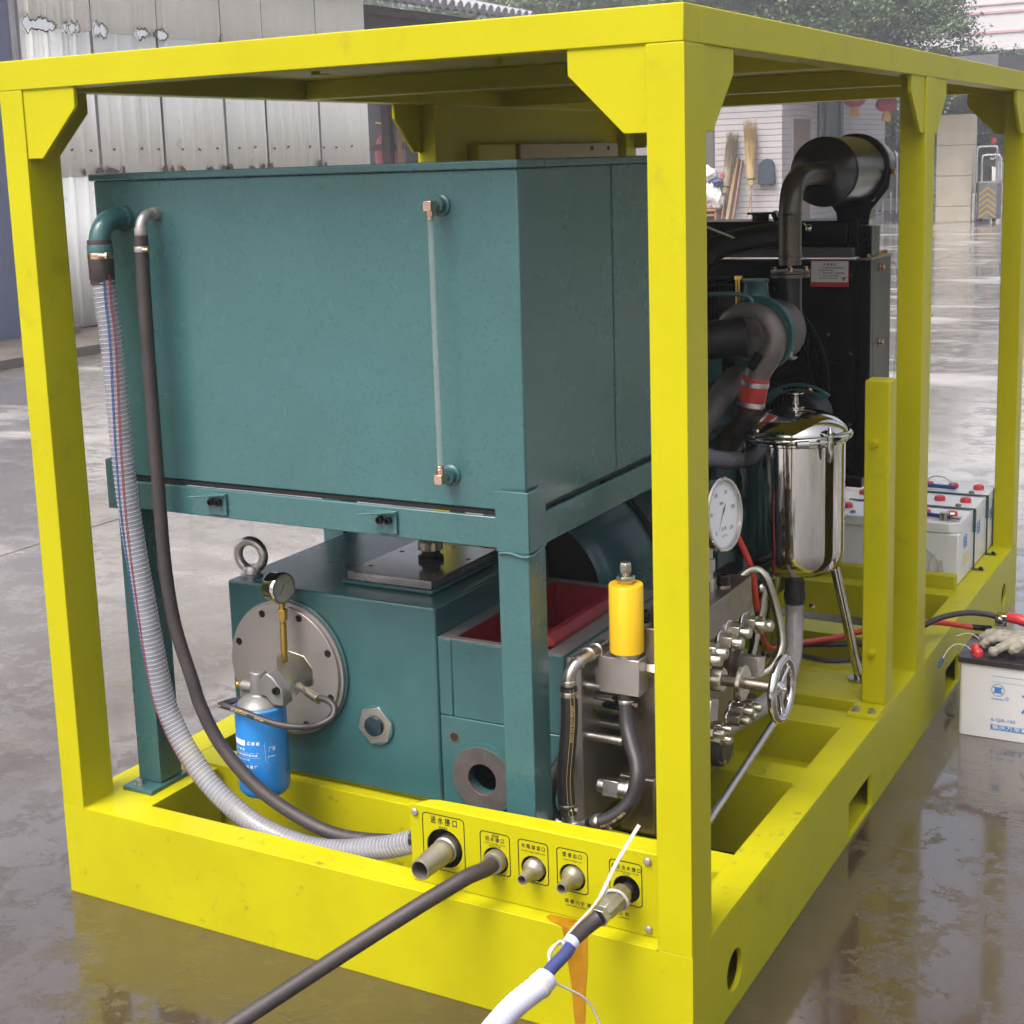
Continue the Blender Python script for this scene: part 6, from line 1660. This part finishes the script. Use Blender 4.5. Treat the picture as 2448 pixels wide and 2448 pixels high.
tree("wide camphor tree with the rightmost crown, next to the pale building", -13.2, 45, 9, [(-12.2, 44.5, 6.6, 3.2, 3, 2.3), (-15.6, 45, 7.3, 3.4, 3, 2.6), (-10.6, 44, 5.1, 1.9, 2, 1.5), (-13.5, 45, 9.3, 3.4, 3, 2.2), (-13.5, 43.6, 4.9, 2.6, 1.8, 1.0)], 190000, 3, LF1, .065)
tree("large camphor tree in the middle of the row above the yellow roof", -20.5, 48, 10, [(-19.4, 47.5, 7.0, 3.6, 3, 2.4), (-23.2, 48, 7.6, 3.4, 3, 2.6), (-21, 48, 9.8, 3.8, 3, 2.2)], 120000, 5, LF1, .07)
tree("leftmost camphor tree of the row behind the shed roof", -28, 51, 10, [(-27, 50.5, 7.6, 3.8, 3, 2.6), (-31, 51, 8.2, 3.6, 3, 2.8), (-29, 51, 10.4, 4, 3, 2.2)], 90000, 8, LF1, .08)
tree("low dark tree filling the gap behind the right lantern", -10.6, 42.5, 4.5, [(-10.6, 42.5, 2.4, 1.7, 1.5, 1.9), (-12.4, 43, 2.6, 1.6, 1.5, 1.8)], 60000, 11, LF2, .055)
tree("low dark tree showing above the stone pillar", -8.3, 44, 4.6, [(-8.3, 44, 2.9, 1.5, 1.4, 1.7), (-6.6, 45, 2.1, 1.6, 1.4, 1.4)], 50000, 12, LF2, .055)

# ------------------------------------------------------------------ pale building far right
fbg = thing("pale_building", "pale distant building with two pink bands at the top right", "building", (-5, 74, 0))
FW = M("pale_wall", (.46, .45, .46), .6, var=.05, scale=.6)
MB().box(-17, 70, 5.95, 6, 82, 14).build("upper_wall", FW, fbg)
PK = M("pink_band", (.42, .25, .27), .6)
for z in (6.72, 7.60, 7.98, 9.6):
    MB().box(-17.05, 69.94, z, 6.05, 69.999, z + (.10 if z != 7.98 else .05)).build("pink_band", PK, fbg)
MB().box(-16.5, 72.5, 0, 5.5, 81.5, 5.949).build("ground_floor", M("shaded_shopfront", (.07, .075, .09), .4, var=.3, scale=.5), fbg)
for x in (-16.8, -13.0, -9.2, -5.4, -1.6):
    MB().box(x, 70.2, 0, x + .5, 70.7, 5.949).build("pillar", FW, fbg)
for k in range(6):
    w_ = MB().box(-16.2 + k * 3.7, 69.985, 8.42, -14.4 + k * 3.7, 70.05, 9.35).build("window", M("far_glass", (.10, .12, .15), .15) if k == 0 else bpy.data.materials["far_glass"], fbg)
    MB().box(-16.3 + k * 3.7, 69.96, 8.34, -14.3 + k * 3.7, 69.984, 8.419).build("sill", FW, w_)

# ------------------------------------------------------------------ the damp air
hz = MB().box(-165, -65, -1.05, 115, 155, 16)
hm_ = bpy.data.materials.new("haze"); hm_.use_nodes = True
t = hm_.node_tree; t.nodes.clear()
out = t.nodes.new("ShaderNodeOutputMaterial"); pv = t.nodes.new("ShaderNodeVolumePrincipled")
pv.inputs["Color"].default_value = (.93, .94, 1, 1); pv.inputs["Density"].default_value = .0034; pv.inputs["Anisotropy"].default_value = .3
t.links.new(pv.outputs[0], out.inputs["Volume"])
hz.build("haze", hm_, kind="stuff")
